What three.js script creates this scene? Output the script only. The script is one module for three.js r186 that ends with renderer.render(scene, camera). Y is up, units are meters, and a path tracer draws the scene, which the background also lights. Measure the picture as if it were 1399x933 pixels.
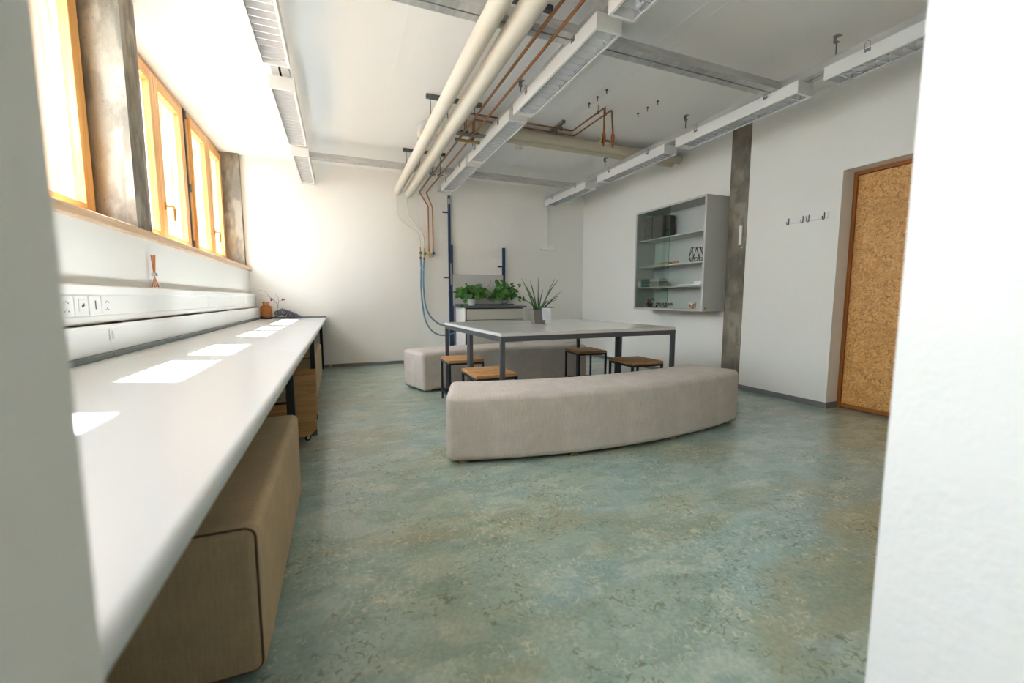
import * as THREE from 'three';
import { mergeGeometries } from 'three/addons/utils/BufferGeometryUtils.js';
import { RoundedBoxGeometry } from 'three/addons/geometries/RoundedBoxGeometry.js';

// ------------------------------------------------------------------ camera, sky, sun, exposure
const scene = new THREE.Scene();
const FPX = 575.5, EYE = 1.05;
const camera = new THREE.PerspectiveCamera(2 * Math.atan(466.5 / FPX) * 180 / Math.PI, 1399 / 933, 0.01, 200);
camera.filmGauge = 36;
camera.position.set(0, EYE, 0);
camera.rotation.order = 'YXZ';
camera.rotation.set(-5.82 * Math.PI / 180, -22.19 * Math.PI / 180, 0);
camera.focus = 4.2; camera.userData.fStop = 2.4;
camera.updateMatrixWorld(true);

const renderer = new THREE.WebGLRenderer();
renderer.toneMapping = THREE.LinearToneMapping;
renderer.toneMappingExposure = 4.1;
renderer.shadowMap.enabled = true;

{ // bright summer sky: paler towards the horizon
  const w = 8, h = 64, d = new Float32Array(w * h * 4);
  for (let j = 0; j < h; j++) for (let i = 0; i < w; i++) {
    const el = Math.max(0, ((j + .5) / h - .5) * 2), k = Math.pow(el, .6), o = (j * w + i) * 4;
    d[o] = 2.75 - 1.1 * k; d[o + 1] = 3.1 - .85 * k; d[o + 2] = 3.5 - .5 * k; d[o + 3] = 1;
  }
  const t = new THREE.DataTexture(d, w, h, THREE.RGBAFormat, THREE.FloatType);
  t.mapping = THREE.EquirectangularReflectionMapping; t.magFilter = THREE.LinearFilter; t.minFilter = THREE.LinearFilter; t.needsUpdate = true;
  scene.background = t;
}
const sun = new THREE.DirectionalLight(new THREE.Color(.95, 1, 1.05), 20);
sun.position.set(-1, 1.8, -.38).multiplyScalar(8).add(new THREE.Vector3(0, 1, -3.5));
sun.target.position.set(0, 1, -3.5);
sun.castShadow = true; sun.shadow.mapSize.set(4096, 4096); sun.shadow.bias = -.0004;
Object.assign(sun.shadow.camera, { left: -7, right: 7, top: 7, bottom: -7, near: .5, far: 40 });
scene.add(sun, sun.target);

// ------------------------------------------------------------------ helpers
let seed = 7;
const rnd = () => { seed = (seed * 1664525 + 1013904223) >>> 0; return seed / 4294967296; };
const rr = (a, b) => a + (b - a) * rnd();
const V = (x, y, z) => new THREE.Vector3(x, y, z);
// a photo pixel to the point where its ray meets a plane of the room
function ray(u, v) { return V(u - 699.5, -(v - 466.5), -FPX).applyQuaternion(camera.quaternion); }
const pX = (u, v, x) => { const d = ray(u, v); return d.multiplyScalar(x / d.x).add(camera.position); };
const pY = (u, v, y) => { const d = ray(u, v); return d.multiplyScalar((y - EYE) / d.y).add(camera.position); };
const pZ = (u, v, z) => { const d = ray(u, v); return d.multiplyScalar(z / d.z).add(camera.position); };

function flat(g) { // plain attributes, no index
  let n = g.index ? g.toNonIndexed() : g.clone();
  for (const k of Object.keys(n.attributes)) if (!['position', 'normal', 'uv'].includes(k)) n.deleteAttribute(k);
  if (!n.attributes.normal) n.computeVertexNormals();
  if (!n.attributes.uv) n.setAttribute('uv', new THREE.BufferAttribute(new Float32Array(n.attributes.position.count * 2), 2));
  return n;
}
function metreUV(g, turn = 0, off = 0) { // uv in metres from the plane each triangle mostly faces; turn 1 swaps u and v
  const n = flat(g), p = n.attributes.position, q = n.attributes.normal, uv = n.attributes.uv;
  for (let i = 0; i < p.count; i += 3) {
    let a = 0, b = 0, c = 0;
    for (let k = 0; k < 3; k++) { a += q.getX(i + k); b += q.getY(i + k); c += q.getZ(i + k); }
    a = Math.abs(a); b = Math.abs(b); c = Math.abs(c);
    for (let k = 0; k < 3; k++) {
      const x = p.getX(i + k), y = p.getY(i + k), z = p.getZ(i + k);
      let s, t;
      if (a >= b && a >= c) { s = z; t = y; } else if (b >= c) { s = x; t = z; } else { s = x; t = y; }
      if (turn) uv.setXY(i + k, t + off, s + off * 1.7); else uv.setXY(i + k, s + off, t + off * 1.7);
    }
  }
  return n;
}
function bb(x0, x1, y0, y1, z0, z1, r = 0, seg = 2) {
  const w = Math.abs(x1 - x0), h = Math.abs(y1 - y0), d = Math.abs(z1 - z0);
  const g = r > 0 ? new RoundedBoxGeometry(w, h, d, seg, Math.min(r, w / 2.01, h / 2.01, d / 2.01)) : new THREE.BoxGeometry(w, h, d);
  return g.translate((x0 + x1) / 2, (y0 + y1) / 2, (z0 + z1) / 2);
}
function cyl(r0, r1, h, x, y, z, n = 16) { return new THREE.CylinderGeometry(r1, r0, h, n).translate(x, y + h / 2, z); }
function tube(pts, r, n = 8, seg = 0, curved = false) {
  const P = pts.map(p => p.isVector3 ? p : V(...p));
  let c;
  if (curved) c = new THREE.CatmullRomCurve3(P, false, 'centripetal');
  else { // straight runs with small rounded bends
    c = new THREE.CurvePath();
    let last = P[0];
    for (let i = 1; i < P.length - 1; i++) {
      const b = Math.min(r * 3, P[i].distanceTo(P[i - 1]) * .45, P[i].distanceTo(P[i + 1]) * .45);
      const a = P[i].clone().lerp(P[i - 1], b / P[i].distanceTo(P[i - 1])), e = P[i].clone().lerp(P[i + 1], b / P[i].distanceTo(P[i + 1]));
      c.add(new THREE.LineCurve3(last, a)); c.add(new THREE.QuadraticBezierCurve3(a, P[i], e)); last = e;
    }
    c.add(new THREE.LineCurve3(last, P[P.length - 1]));
    const segs = [];
    for (const s of c.curves) { const k = s.isLineCurve3 ? 1 : 5; const q = s.getPoints(k); if (segs.length) q.shift(); segs.push(...q); }
    return sweep(segs, r, n);
  }
  return sweep(c.getPoints(seg || P.length * 6), r, n);
}
function sweep(Q, r, n) { // round tube through points, ends closed; r may be a function of 0..1
  const pos = [], nor = [], idx = [], R = typeof r === 'function' ? r : () => r;
  let up = V(0, 1, 0), t0 = Q[1].clone().sub(Q[0]).normalize();
  if (Math.abs(t0.y) > .9) up = V(1, 0, 0);
  let b = t0.clone().cross(up).normalize();
  for (let i = 0; i < Q.length; i++) {
    const t = Q[Math.min(i + 1, Q.length - 1)].clone().sub(Q[Math.max(i - 1, 0)]).normalize();
    b.sub(t.clone().multiplyScalar(b.dot(t))).normalize();
    const a = b.clone().cross(t).normalize();
    for (let k = 0; k < n; k++) {
      const w = k / n * Math.PI * 2, d = b.clone().multiplyScalar(Math.cos(w)).add(a.clone().multiplyScalar(Math.sin(w)));
      const p = Q[i].clone().addScaledVector(d, R(i / (Q.length - 1)));
      pos.push(p.x, p.y, p.z); nor.push(d.x, d.y, d.z);
    }
  }
  for (let i = 0; i < Q.length - 1; i++) for (let k = 0; k < n; k++) {
    const a = i * n + k, c = i * n + (k + 1) % n;
    idx.push(a, a + n, c, c, a + n, c + n);
  }
  for (const e of [0, Q.length - 1]) {
    const t = (e ? Q[e].clone().sub(Q[e - 1]) : Q[0].clone().sub(Q[1])).normalize(), s = pos.length / 3;
    pos.push(Q[e].x, Q[e].y, Q[e].z); nor.push(t.x, t.y, t.z);
    for (let k = 0; k < n; k++) { const o = (e * n + k) * 3; pos.push(pos[o], pos[o + 1], pos[o + 2]); nor.push(t.x, t.y, t.z); }
    for (let k = 0; k < n; k++) { const a = s + 1 + k, c = s + 1 + (k + 1) % n; e ? idx.push(s, c, a) : idx.push(s, a, c); }
  }
  const g = new THREE.BufferGeometry();
  g.setAttribute('position', new THREE.Float32BufferAttribute(pos, 3));
  g.setAttribute('normal', new THREE.Float32BufferAttribute(nor, 3));
  g.setIndex(idx);
  return flat(g);
}
function lathe(pts, n = 24) { return new THREE.LatheGeometry(pts.map(p => new THREE.Vector2(p[0], p[1])), n); }
function ext(pts, depth, bevel = 0) { // polygon in x,y extruded along z from 0
  const s = new THREE.Shape(pts.map(p => new THREE.Vector2(p[0], p[1])));
  return new THREE.ExtrudeGeometry(s, { depth, bevelEnabled: bevel > 0, bevelSize: bevel, bevelThickness: bevel, bevelSegments: 2, bevelOffset: -bevel });
}
const used = {};
function numbered(n) { const k = used[n] = (used[n] ?? -1) + 1; return k ? n + '_' + String(k).padStart(3, '0') : n; }
function obj(name, geos, mat, parent, label) {
  const list = (Array.isArray(geos) ? geos : [geos]).map(flat);
  const m = new THREE.Mesh(list.length > 1 ? mergeGeometries(list) : list[0], mat);
  m.name = parent ? name : numbered(name);
  m.castShadow = m.receiveShadow = true;
  (parent ?? scene).add(m);
  if (label) m.userData.label = label;
  return m;
}
function tag(o, label, category, group, kind) {
  o.userData.label = label; o.userData.category = category;
  if (group) o.userData.group = group;
  if (kind) o.userData.kind = kind;
  return o;
}
function thing(name, label, category, pos = [0, 0, 0], turn = 0, group, kind) {
  const o = new THREE.Group(); o.name = numbered(name); scene.add(o);
  o.position.set(...pos); o.rotation.y = turn;
  return tag(o, label, category, group, kind);
}

// ------------------------------------------------------------------ noise and textures
function hash(x, y, s) { let h = Math.imul(x, 374761393) ^ Math.imul(y, 668265263) ^ Math.imul(s, 2147483647 - 97); h = Math.imul(h ^ (h >>> 13), 1274126177); h ^= h >>> 16; return (h >>> 0) / 4294967296; }
function vn(x, y, px, py, s) { // periodic value noise, 0..1
  const xi = Math.floor(x), yi = Math.floor(y); let fx = x - xi, fy = y - yi;
  fx = fx * fx * (3 - 2 * fx); fy = fy * fy * (3 - 2 * fy);
  const m = (a, p) => { a %= p; return a < 0 ? a + p : a; };
  const x0 = m(xi, px), x1 = m(xi + 1, px), y0 = m(yi, py), y1 = m(yi + 1, py);
  const a = hash(x0, y0, s), b = hash(x1, y0, s), c = hash(x0, y1, s), d = hash(x1, y1, s);
  return a + (b - a) * fx + (c - a) * fy + (a - b - c + d) * fx * fy;
}
function fbm(u, v, fx, fy, oct, s) { let t = 0, a = .5, n = 0; for (let i = 0; i < oct; i++) { t += a * vn(u * fx, v * fy, fx, fy, s + i * 17); n += a; a *= .5; fx *= 2; fy *= 2; } return t / n; }
const mix = (a, b, t) => a + (b - a) * t, mix3 = (a, b, t) => [mix(a[0], b[0], t), mix(a[1], b[1], t), mix(a[2], b[2], t)];
const ss = (a, b, x) => { x = Math.min(1, Math.max(0, (x - a) / (b - a))); return x * x * (3 - 2 * x); };
const hex = h => [(h >> 16 & 255), (h >> 8 & 255), (h & 255)];
function tex(w, h, fn, srgb = true, repeat = [1, 1]) {
  const d = new Uint8Array(w * h * 4);
  for (let j = 0; j < h; j++) for (let i = 0; i < w; i++) {
    const c = fn((i + .5) / w, (j + .5) / h, i, j), o = (j * w + i) * 4;
    if (typeof c === 'number') d[o] = d[o + 1] = d[o + 2] = Math.min(255, Math.max(0, c * 255));
    else { d[o] = Math.min(255, Math.max(0, c[0])); d[o + 1] = Math.min(255, Math.max(0, c[1])); d[o + 2] = Math.min(255, Math.max(0, c[2])); }
    d[o + 3] = 255;
  }
  const t = new THREE.DataTexture(d, w, h);
  t.wrapS = t.wrapT = THREE.RepeatWrapping; t.magFilter = THREE.LinearFilter; t.minFilter = THREE.LinearMipmapLinearFilter; t.generateMipmaps = true;
  if (srgb) t.colorSpace = THREE.SRGBColorSpace;
  t.repeat.set(...repeat); t.needsUpdate = true;
  return t;
}
const std = (o) => new THREE.MeshStandardMaterial(o);
const phy = (o) => new THREE.MeshPhysicalMaterial(o);

// marbled linoleum: a sheet of 3.06 m x 3.8 m, streaks along x
const lino = (() => {
  const base = hex(0xa4b5a4), teal = hex(0xa0b9ae), ochre = hex(0x9f9d7c), pale = hex(0xbecab8), cream = hex(0xdcd8b6), olive = hex(0x6d7350), blue = hex(0x94aeb0), deep = hex(0x829a8b);
  return tex(2048, 2048, (u, v) => {
    const wx = fbm(u, v, 7, 13, 3, 11) - .5, wy = fbm(u, v, 7, 13, 3, 23) - .5;
    const U = u + wx * .05, W = v + wy * .035;
    let c = mix3(base, teal, ss(.44, .62, fbm(U, W, 4, 11, 5, 3)));
    c = mix3(c, ochre, .62 * ss(.5, .66, fbm(U, W, 4, 12, 5, 51)));
    c = mix3(c, blue, .5 * ss(.54, .68, fbm(U, W, 8, 20, 4, 91)));
    c = mix3(c, pale, .55 * ss(.5, .68, fbm(U, W, 18, 44, 4, 71)));
    c = mix3(c, deep, .45 * ss(.5, .68, fbm(U, W, 22, 52, 4, 171)));
    const qx = fbm(u, v, 110, 140, 2, 131) - .5, qy = fbm(u, v, 110, 140, 2, 139) - .5;
    const X = u + qx * .008, Y = v + qy * .006;
    const f1 = Math.abs(vn(X * 210, Y * 270, 210, 270, 201) - .5), m1 = ss(.46, .6, fbm(u, v, 13, 26, 4, 211)) * ss(.4, .58, vn(X * 160 + 3, Y * 210, 160, 210, 221));
    c = mix3(c, cream, .62 * m1 * (1 - ss(.03, .12, f1)));
    const f2 = Math.abs(vn(X * 200, Y * 260, 200, 260, 301) - .5), m2 = ss(.47, .61, fbm(u, v, 14, 28, 4, 311)) * ss(.42, .6, vn(X * 155 + 5, Y * 200, 155, 200, 321));
    c = mix3(c, olive, .6 * m2 * (1 - ss(.03, .11, f2)));
    const k = .92 + .16 * fbm(u, v, 300, 380, 2, 401);
    return [c[0] * k, c[1] * k, c[2] * k];
  }, true, [2, 2]);
})();
const concrete = (() => {
  const a = hex(0xa49c8d), b = hex(0x8b857a), d = hex(0xb9b2a4), k = hex(0x6f6a60);
  return tex(1024, 1024, (u, v) => {
    const w = (fbm(u, v, 6, 6, 3, 77) - .5) * .03;
    let c = mix3(a, b, ss(.36, .68, fbm(u + w, v, 10, 5, 5, 7)));
    c = mix3(c, d, .9 * ss(.44, .66, fbm(u, v, 9, 7, 5, 19)));
    c = mix3(c, k, .5 * ss(.56, .74, fbm(u + w, v, 14, 4, 5, 29)));
    c = mix3(c, hex(0x97825f), .35 * ss(.54, .74, fbm(u + w, v, 10, 3, 4, 37)));
    const p = vn(u * 70, v * 70, 70, 70, 41); c = mix3(c, hex(0x4a463e), .8 * ss(.965, .99, p));
    const g = .96 + .08 * vn(u * 300, v * 300, 300, 300, 43);
    return [c[0] * g, c[1] * g, c[2] * g];
  }, true, [.8, .8]);
})();
const concreteBump = tex(512, 512, (u, v) => { const p = vn(u * 70, v * 70, 70, 70, 41); return .7 + .2 * (fbm(u, v, 12, 4, 3, 61) - .5) - .6 * ss(.965, .99, p); }, false, [.8, .8]);
const plasterBump = tex(512, 512, (u, v) => fbm(u, v, 60, 60, 4, 5), false, [1.4, 1.4]);
function woodTex(light, mid, dark, s, fx = 3, fy = 60, knots = 0, rep = [1, 1]) { // grain runs along u
  return tex(512, 512, (u, v) => {
    const w = (fbm(u, v, 3, 4, 3, s) - .5) * .08;
    let g = fbm(u, v + w, fx, fy, 3, s + 5), h = fbm(u, v + w, 2, 14, 3, s + 9);
    let c = mix3(light, mid, ss(.3, .75, h)); c = mix3(c, dark, .6 * ss(.5, .78, g));
    if (knots) { const q = vn(u * 5, v * 7, 5, 7, s + 13); c = mix3(c, dark, ss(.9, .98, q)); }
    const k = .96 + .08 * vn(u * 256, v * 256, 256, 256, s + 17);
    return [c[0] * k, c[1] * k, c[2] * k];
  }, true, rep);
}
const larch = woodTex(hex(0xe9b978), hex(0xdda660), hex(0xc48a45), 3, 3, 50, 0, [.7, 2]);
const beech = woodTex(hex(0xe2c3a0), hex(0xd4b08a), hex(0xbd9870), 31, 4, 60, 0, [.6, 2]);
const acacia = woodTex(hex(0xd9aa74), hex(0xbf8a54), hex(0x8d5c31), 71, 2, 30, 1, [2.4, 6]);
const oak = woodTex(hex(0xd3a673), hex(0xc4955f), hex(0xa87a48), 101, 3, 60, 0, [1.4, 3]);
const spruce = woodTex(hex(0xd2b59a), hex(0xc29f80), hex(0x966c4c), 131, 2, 24, 1, [.7, 2.2]);
const chip = (() => {
  const a = hex(0xdfa35a), b = hex(0xeab873), d = hex(0xc58a46), k = hex(0x9a6430);
  return tex(1024, 1024, (u, v) => {
    const qx = fbm(u, v, 40, 50, 2, 3) - .5, qy = fbm(u, v, 40, 50, 2, 9) - .5, X = u + qx * .05, Y = v + qy * .05;
    let c = mix3(a, b, ss(.4, .66, fbm(X, Y, 70, 84, 2, 21)));
    c = mix3(c, d, .75 * ss(.56, .72, fbm(X, Y, 80, 70, 2, 33)));
    c = mix3(c, k, .75 * ss(.72, .84, vn(X * 170, Y * 150, 170, 150, 47)));
    c = mix3(c, d, .35 * ss(.5, .7, fbm(u, v, 4, 6, 3, 55)));
    const g = .93 + .14 * vn(u * 500, v * 500, 500, 500, 61);
    return [c[0] * g, c[1] * g, c[2] * g];
  }, true, [1, 1]);
})();
const weave = tex(512, 512, (u, v) => {
  const s = fbm(u, v, 120, 12, 2, 5), t = fbm(u, v, 12, 120, 2, 9), m = fbm(u, v, 6, 6, 3, 15), n = vn(u * 256, v * 256, 256, 256, 21);
  const k = 226 + 20 * (s - .5) + 10 * (t - .5) + 14 * (m - .5) + 12 * (n - .5);
  return [k * 1.02, k, k * .98];
}, true, [2.2, 2.2]);
const weaveBump = tex(256, 256, (u, v) => .5 + .25 * Math.sin(u * Math.PI * 2 * 64) + .25 * Math.sin(v * Math.PI * 2 * 64), false, [4, 4]);
const brushed = tex(512, 64, (u, v) => { const k = 196 + 36 * (fbm(u, v, 6, 24, 3, 5) - .5) + 22 * (fbm(u, v, 5, 3, 3, 15) - .5); return [k, k, k * .985]; }, true, [.8, 3]);

const M = {
  floor: phy({ map: lino, roughness: .4, clearcoat: .7, clearcoatRoughness: .17 }),
  wall: std({ color: 0xf3f0e8, roughness: .9, bumpMap: plasterBump, bumpScale: .0012 }),
  ceiling: std({ color: 0xf4f2ed, roughness: .92 }),
  joint: std({ color: 0xf5f3ee, roughness: .8 }),
  concrete: std({ map: concrete, color: 0xdedad4, roughness: .85, bumpMap: concreteBump, bumpScale: .0025 }),
  baseboard: std({ color: 0x7b7c7b, roughness: .5 }),
  larch: std({ map: larch, roughness: .42 }),
  beech: std({ map: beech, roughness: .42 }),
  spruce: std({ map: spruce, roughness: .85 }),
  alu: std({ map: brushed, roughness: .42, metalness: .55 }),
  aluWhite: std({ color: 0xe9ebec, roughness: .35 }),
  glass: phy({ color: 0xffffff, roughness: 0, transmission: 1, thickness: 0, ior: 1.5 }),
  greenGlass: phy({ color: 0xeef5f2, roughness: 0, transmission: 1, thickness: 0, ior: 1.5 }),
  lampWhite: std({ color: 0xe7e7e3, roughness: .45 }),
  mirror: std({ color: 0xf6f7f8, roughness: .2, metalness: .88 }),
  blade_metal: std({ color: 0xf6f7f8, roughness: .25, metalness: .7 }),
  tubeGlass: std({ color: 0xf4f4f0, roughness: .2 }),
  steel: std({ color: 0x8c8d8c, roughness: .4, metalness: .8 }),
  zinc: std({ color: 0x5c605f, roughness: .55, metalness: .5 }),
  chrome: std({ color: 0xd0d2d4, roughness: .15, metalness: 1 }),
  jacket: std({ color: 0xd6cdbb, roughness: .55 }),
  duct: std({ color: 0xc9bfa9, roughness: .6 }),
  elbow: std({ color: 0xd6d6d2, roughness: .5 }),
  copper: std({ color: 0xa06f48, roughness: .36, metalness: .9 }),
  brass: std({ color: 0xb08d4c, roughness: .35, metalness: .9 }),
  red: std({ color: 0xa65a34, roughness: .6 }),
  black: std({ color: 0x1c1d1f, roughness: .5 }),
  blackSteel: std({ color: 0x232529, roughness: .48 }),
  whitePlastic: std({ color: 0xf1efe9, roughness: .42 }),
  cream: std({ color: 0xe6e1d2, roughness: .5 }),
  desk: std({ color: 0xd3d6d6, roughness: .3 }),
  upstand: std({ color: 0x6c7b78, roughness: .45 }),
  tableTop: std({ color: 0xcfcdc5, roughness: .13 }),
  tableEdge: std({ color: 0xe2e0da, roughness: .4 }),
  tableFrame: std({ color: 0x55575b, roughness: .42, metalness: .2 }),
  linen: std({ map: weave, color: 0xe9e1d8, roughness: .95, bumpMap: weaveBump, bumpScale: .0006 }),
  taupe: std({ map: weave, color: 0xe8d0a9, roughness: .9, bumpMap: weaveBump, bumpScale: .0004 }),
  piping: std({ color: 0x6f5946, roughness: .9 }),
  linenPiping: std({ color: 0xa79a8e, roughness: .95 }),
  foot: std({ color: 0x8a8066, roughness: .7 }),
  acacia: std({ map: acacia, roughness: .5 }),
  oak: std({ map: oak, roughness: .55 }),
  door: std({ map: chip, roughness: .5 }),
  doorFrame: std({ map: larch, color: 0xb98d5c, roughness: .5 }),
  blue: std({ color: 0x1d3a5f, roughness: .45 }),
  hose: std({ color: 0x6f8ea3, roughness: .5 }),
  greenCap: std({ color: 0x2f6a46, roughness: .5 }),
  yellowCap: std({ color: 0xd8bd2e, roughness: .5 }),
  blueCap: std({ color: 0x1f4f7a, roughness: .5 }),
  board: std({ color: 0xc9c8c2, roughness: .6 }),
  cabGrey: std({ color: 0xb4b2ac, roughness: .5 }),
  cabInside: std({ color: 0xc9cac5, roughness: .6 }),
  slab: std({ color: 0x666d72, roughness: .4 }),
  drawer: std({ color: 0xcac6b8, roughness: .5 }),
  leaf: [0x3f7a2a, 0x2f6a22, 0x4f8b33, 0x5f9a3f].map(c => phy({ color: c, roughness: .45, transmission: .25, thickness: 0, side: THREE.DoubleSide })),
  blade: [0x35562f, 0x2d4a2b, 0x44663a].map(c => phy({ color: c, roughness: .5, transmission: .12, thickness: 0, side: THREE.DoubleSide })),
  stem: std({ color: 0x6a7a3a, roughness: .7 }),
  soil: std({ color: 0x3a3027, roughness: 1 }),
  grout: std({ color: 0x77726a, roughness: .8 }),
  amber: phy({ color: 0xffffff, roughness: .02, transmission: 1, thickness: .05, ior: 1.5, attenuationColor: new THREE.Color(.75, .25, .02), attenuationDistance: .012 }),
  clear: phy({ color: 0xffffff, roughness: .02, transmission: 1, thickness: 0, ior: 1.45 }),
  reed: std({ color: 0xd98b52, roughness: .8 }),
  lavender: [0x6b6f80, 0x585c70, 0x80828c].map(c => std({ color: c, roughness: 1 })),
  twig: std({ color: 0x8d8676, roughness: .9 }),
  berry: std({ color: 0xb03050, roughness: .6 }),
  paper: std({ color: 0xf2f3f4, roughness: .8 }),
  extWall: std({ color: 0xf1efe9, roughness: .9 }),
  pave: std({ color: 0x6f716a, roughness: .95 }),
  steelTrim: std({ color: 0xcbcac5, roughness: .35, metalness: .3 }),
  glassEdge: std({ color: 0x5f8f80, roughness: .15 }),
  binder: std({ color: 0x3d342c, roughness: .5 }),
  greenBox: std({ color: 0x3f5550, roughness: .6 }),
  taupeBox: std({ color: 0x8a8274, roughness: .7 }),
  orange: std({ color: 0xc9762a, roughness: .8 }),
  berryDark: std({ color: 0x6e2f2c, roughness: .8 }),
  extGlass: std({ color: 0x6e7a86, roughness: .1 }),
};

// ------------------------------------------------------------------ the room
const XL = -1.163, XR = 4.28, ZF = -6.95, ZN = -.31, CE = 3.0;
const plan = (pts, y0, y1) => ext(pts.map(([x, z]) => [x, -z]), y1 - y0).rotateX(-Math.PI / 2).translate(0, y0, 0);
function rebase(o, x, y, z) { o.position.x += x; o.position.y += y; o.position.z += z; for (const c of o.children) { c.position.x -= x; c.position.y -= y; c.position.z -= z; } return o; }
const struct = (o, label, category) => tag(o, label, category, null, 'structure');

{ // floor
  const g = flat(bb(-1.5, 4.62, -.2, 0, -7.15, 3.7)), p = g.attributes.position, uv = g.attributes.uv;
  for (let i = 0; i < p.count; i++) uv.setXY(i, (p.getX(i) + 1.5) / 6.12, (p.getZ(i) + 7.2) / 7.6);
  struct(obj('floor', g, M.floor), 'green marbled linoleum floor of the room', 'floor');
}
{ // ceiling slab with faint raised formwork joints
  const c = thing('ceiling', 'white painted concrete ceiling slab with faint joints', 'ceiling', [1.4, CE, -3], 0, null, 'structure');
  obj('slab', metreUV(bb(-1.77, 4.62, CE, CE + .22, -7.15, 3.7)), M.ceiling, c);
  for (const [x, z0, z1] of [[2.453, -.4, -6.9], [2.333, -.4, -4.1], [.513, -1.2, -4.9], [.627, -1.2, -3.9]]) obj('joint_line', bb(x - .003, x + .003, CE - .002, CE + .01, z1, z0), M.joint, c);
  for (const q of c.children) { q.position.set(-1.4, -CE, 3); }
}
{
  const w = obj('wall_left', [metreUV(bb(-1.5, XL, 0, 1.44, ZF - .2, -.13)), metreUV(bb(-1.5, XL, 0, 1.44, -.13, 3.5)), metreUV(bb(-1.5, XL, 1.44, CE, 2.23, 3.5)), metreUV(bb(-1.5, XL, 1.44, CE, -.3, .51))], M.wall);
  struct(w, 'white plastered parapet wall below the windows', 'wall');
  struct(obj('wall_far', metreUV(bb(-1.5, 4.62, 0, CE, ZF - .2, ZF)), M.wall), 'white plastered end wall behind the pipes and hoses', 'wall');
  struct(obj('wall_right', [metreUV(bb(XR, 4.62, 0, CE, ZF, -2.53)), metreUV(bb(XR, 4.62, 2.205, CE, -2.53, -1.5)), metreUV(bb(XR, 4.62, 0, CE, -1.5, 3.7)), metreUV(bb(4.54, 4.62, 0, 2.205, -2.53, -1.5))], M.wall), 'white plastered side wall with door niche, cabinet and coat hooks', 'wall');
  struct(obj('wall_near', [metreUV(bb(-1.5, -.141, 0, CE, -.13, ZN)), metreUV(bb(.657, XR, 0, CE, -.13, ZN)), metreUV(bb(-.141, .657, 2.3, CE, -.13, ZN))], M.wall), 'white partition wall with the open doorway one looks through', 'wall');
  struct(obj('wall_adjoining', metreUV(bb(-1.5, 4.62, 0, CE, 3.5, 3.7)), M.wall), 'white end wall of the adjoining room behind the doorway', 'wall');
  struct(obj('baseboard_far', bb(XL, XR, 0, .05, ZF, ZF + .012), M.baseboard), 'grey skirting strip along the end wall', 'baseboard');
  const br = thing('baseboard_right', 'grey skirting strip along the side wall and into the door niche', 'baseboard', [XR, 0, -3], 0, null, 'structure');
  obj('strip', [bb(XR - .012, XR, 0, .056, -3.49, -2.53), bb(XR - .012, 4.45, 0, .056, -2.53, -2.518), bb(XR - .012, XR, 0, .056, ZF, -3.742)], M.baseboard, br);
  rebase(br, 0, 0, 0); br.children[0].position.set(-XR, 0, 3);
}
{ // concrete columns
  const col = (pts, y0, y1, label, off) => {
    const c = obj('concrete_column', metreUV(plan(pts, y0, y1), 0, off), M.concrete); tag(c, label, 'column', null, 'structure'); return c;
  };
  col([[-1.48, -3.555], [-1.41, -3.545], [-1.152, -3.385], [-1.15, -3.56], [-1.2, -3.76], [-1.48, -3.78]], 1.485, CE, 'bare concrete column between the first and second pair of windows', .1);
  col([[-1.48, -6.87], [-1.19, -6.87], [-1.19, -6.951], [-1.48, -6.951]], 1.485, CE, 'bare concrete column in the corner beside the last window', .43);
  col([[XR - .006, -3.49], [4.4, -3.49], [4.4, -3.737], [XR - .006, -3.737]], 0, CE, 'flush board-marked concrete column beside the wall cabinet', .77);
}
// window sill
{
  const s = thing('trim_1', 'long pale wooden window sill board above the parapet wall', 'window sill', [-1.27, 1.44, -3.6], 0, null, 'structure');
  for (const [a, b, o] of [[2.22, -.1, .2], [-.32, -1.9, .1], [-1.902, -3.63, .3], [-3.632, -5.5, .6], [-5.502, -6.948, .9]]) obj('board', metreUV(bb(-1.48, -1.125, 1.437, 1.486, b, a, .006), 0, o).translate(0, 0, 0), M.beech, s).position.set(1.27, -1.44, 3.6);
}
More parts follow.
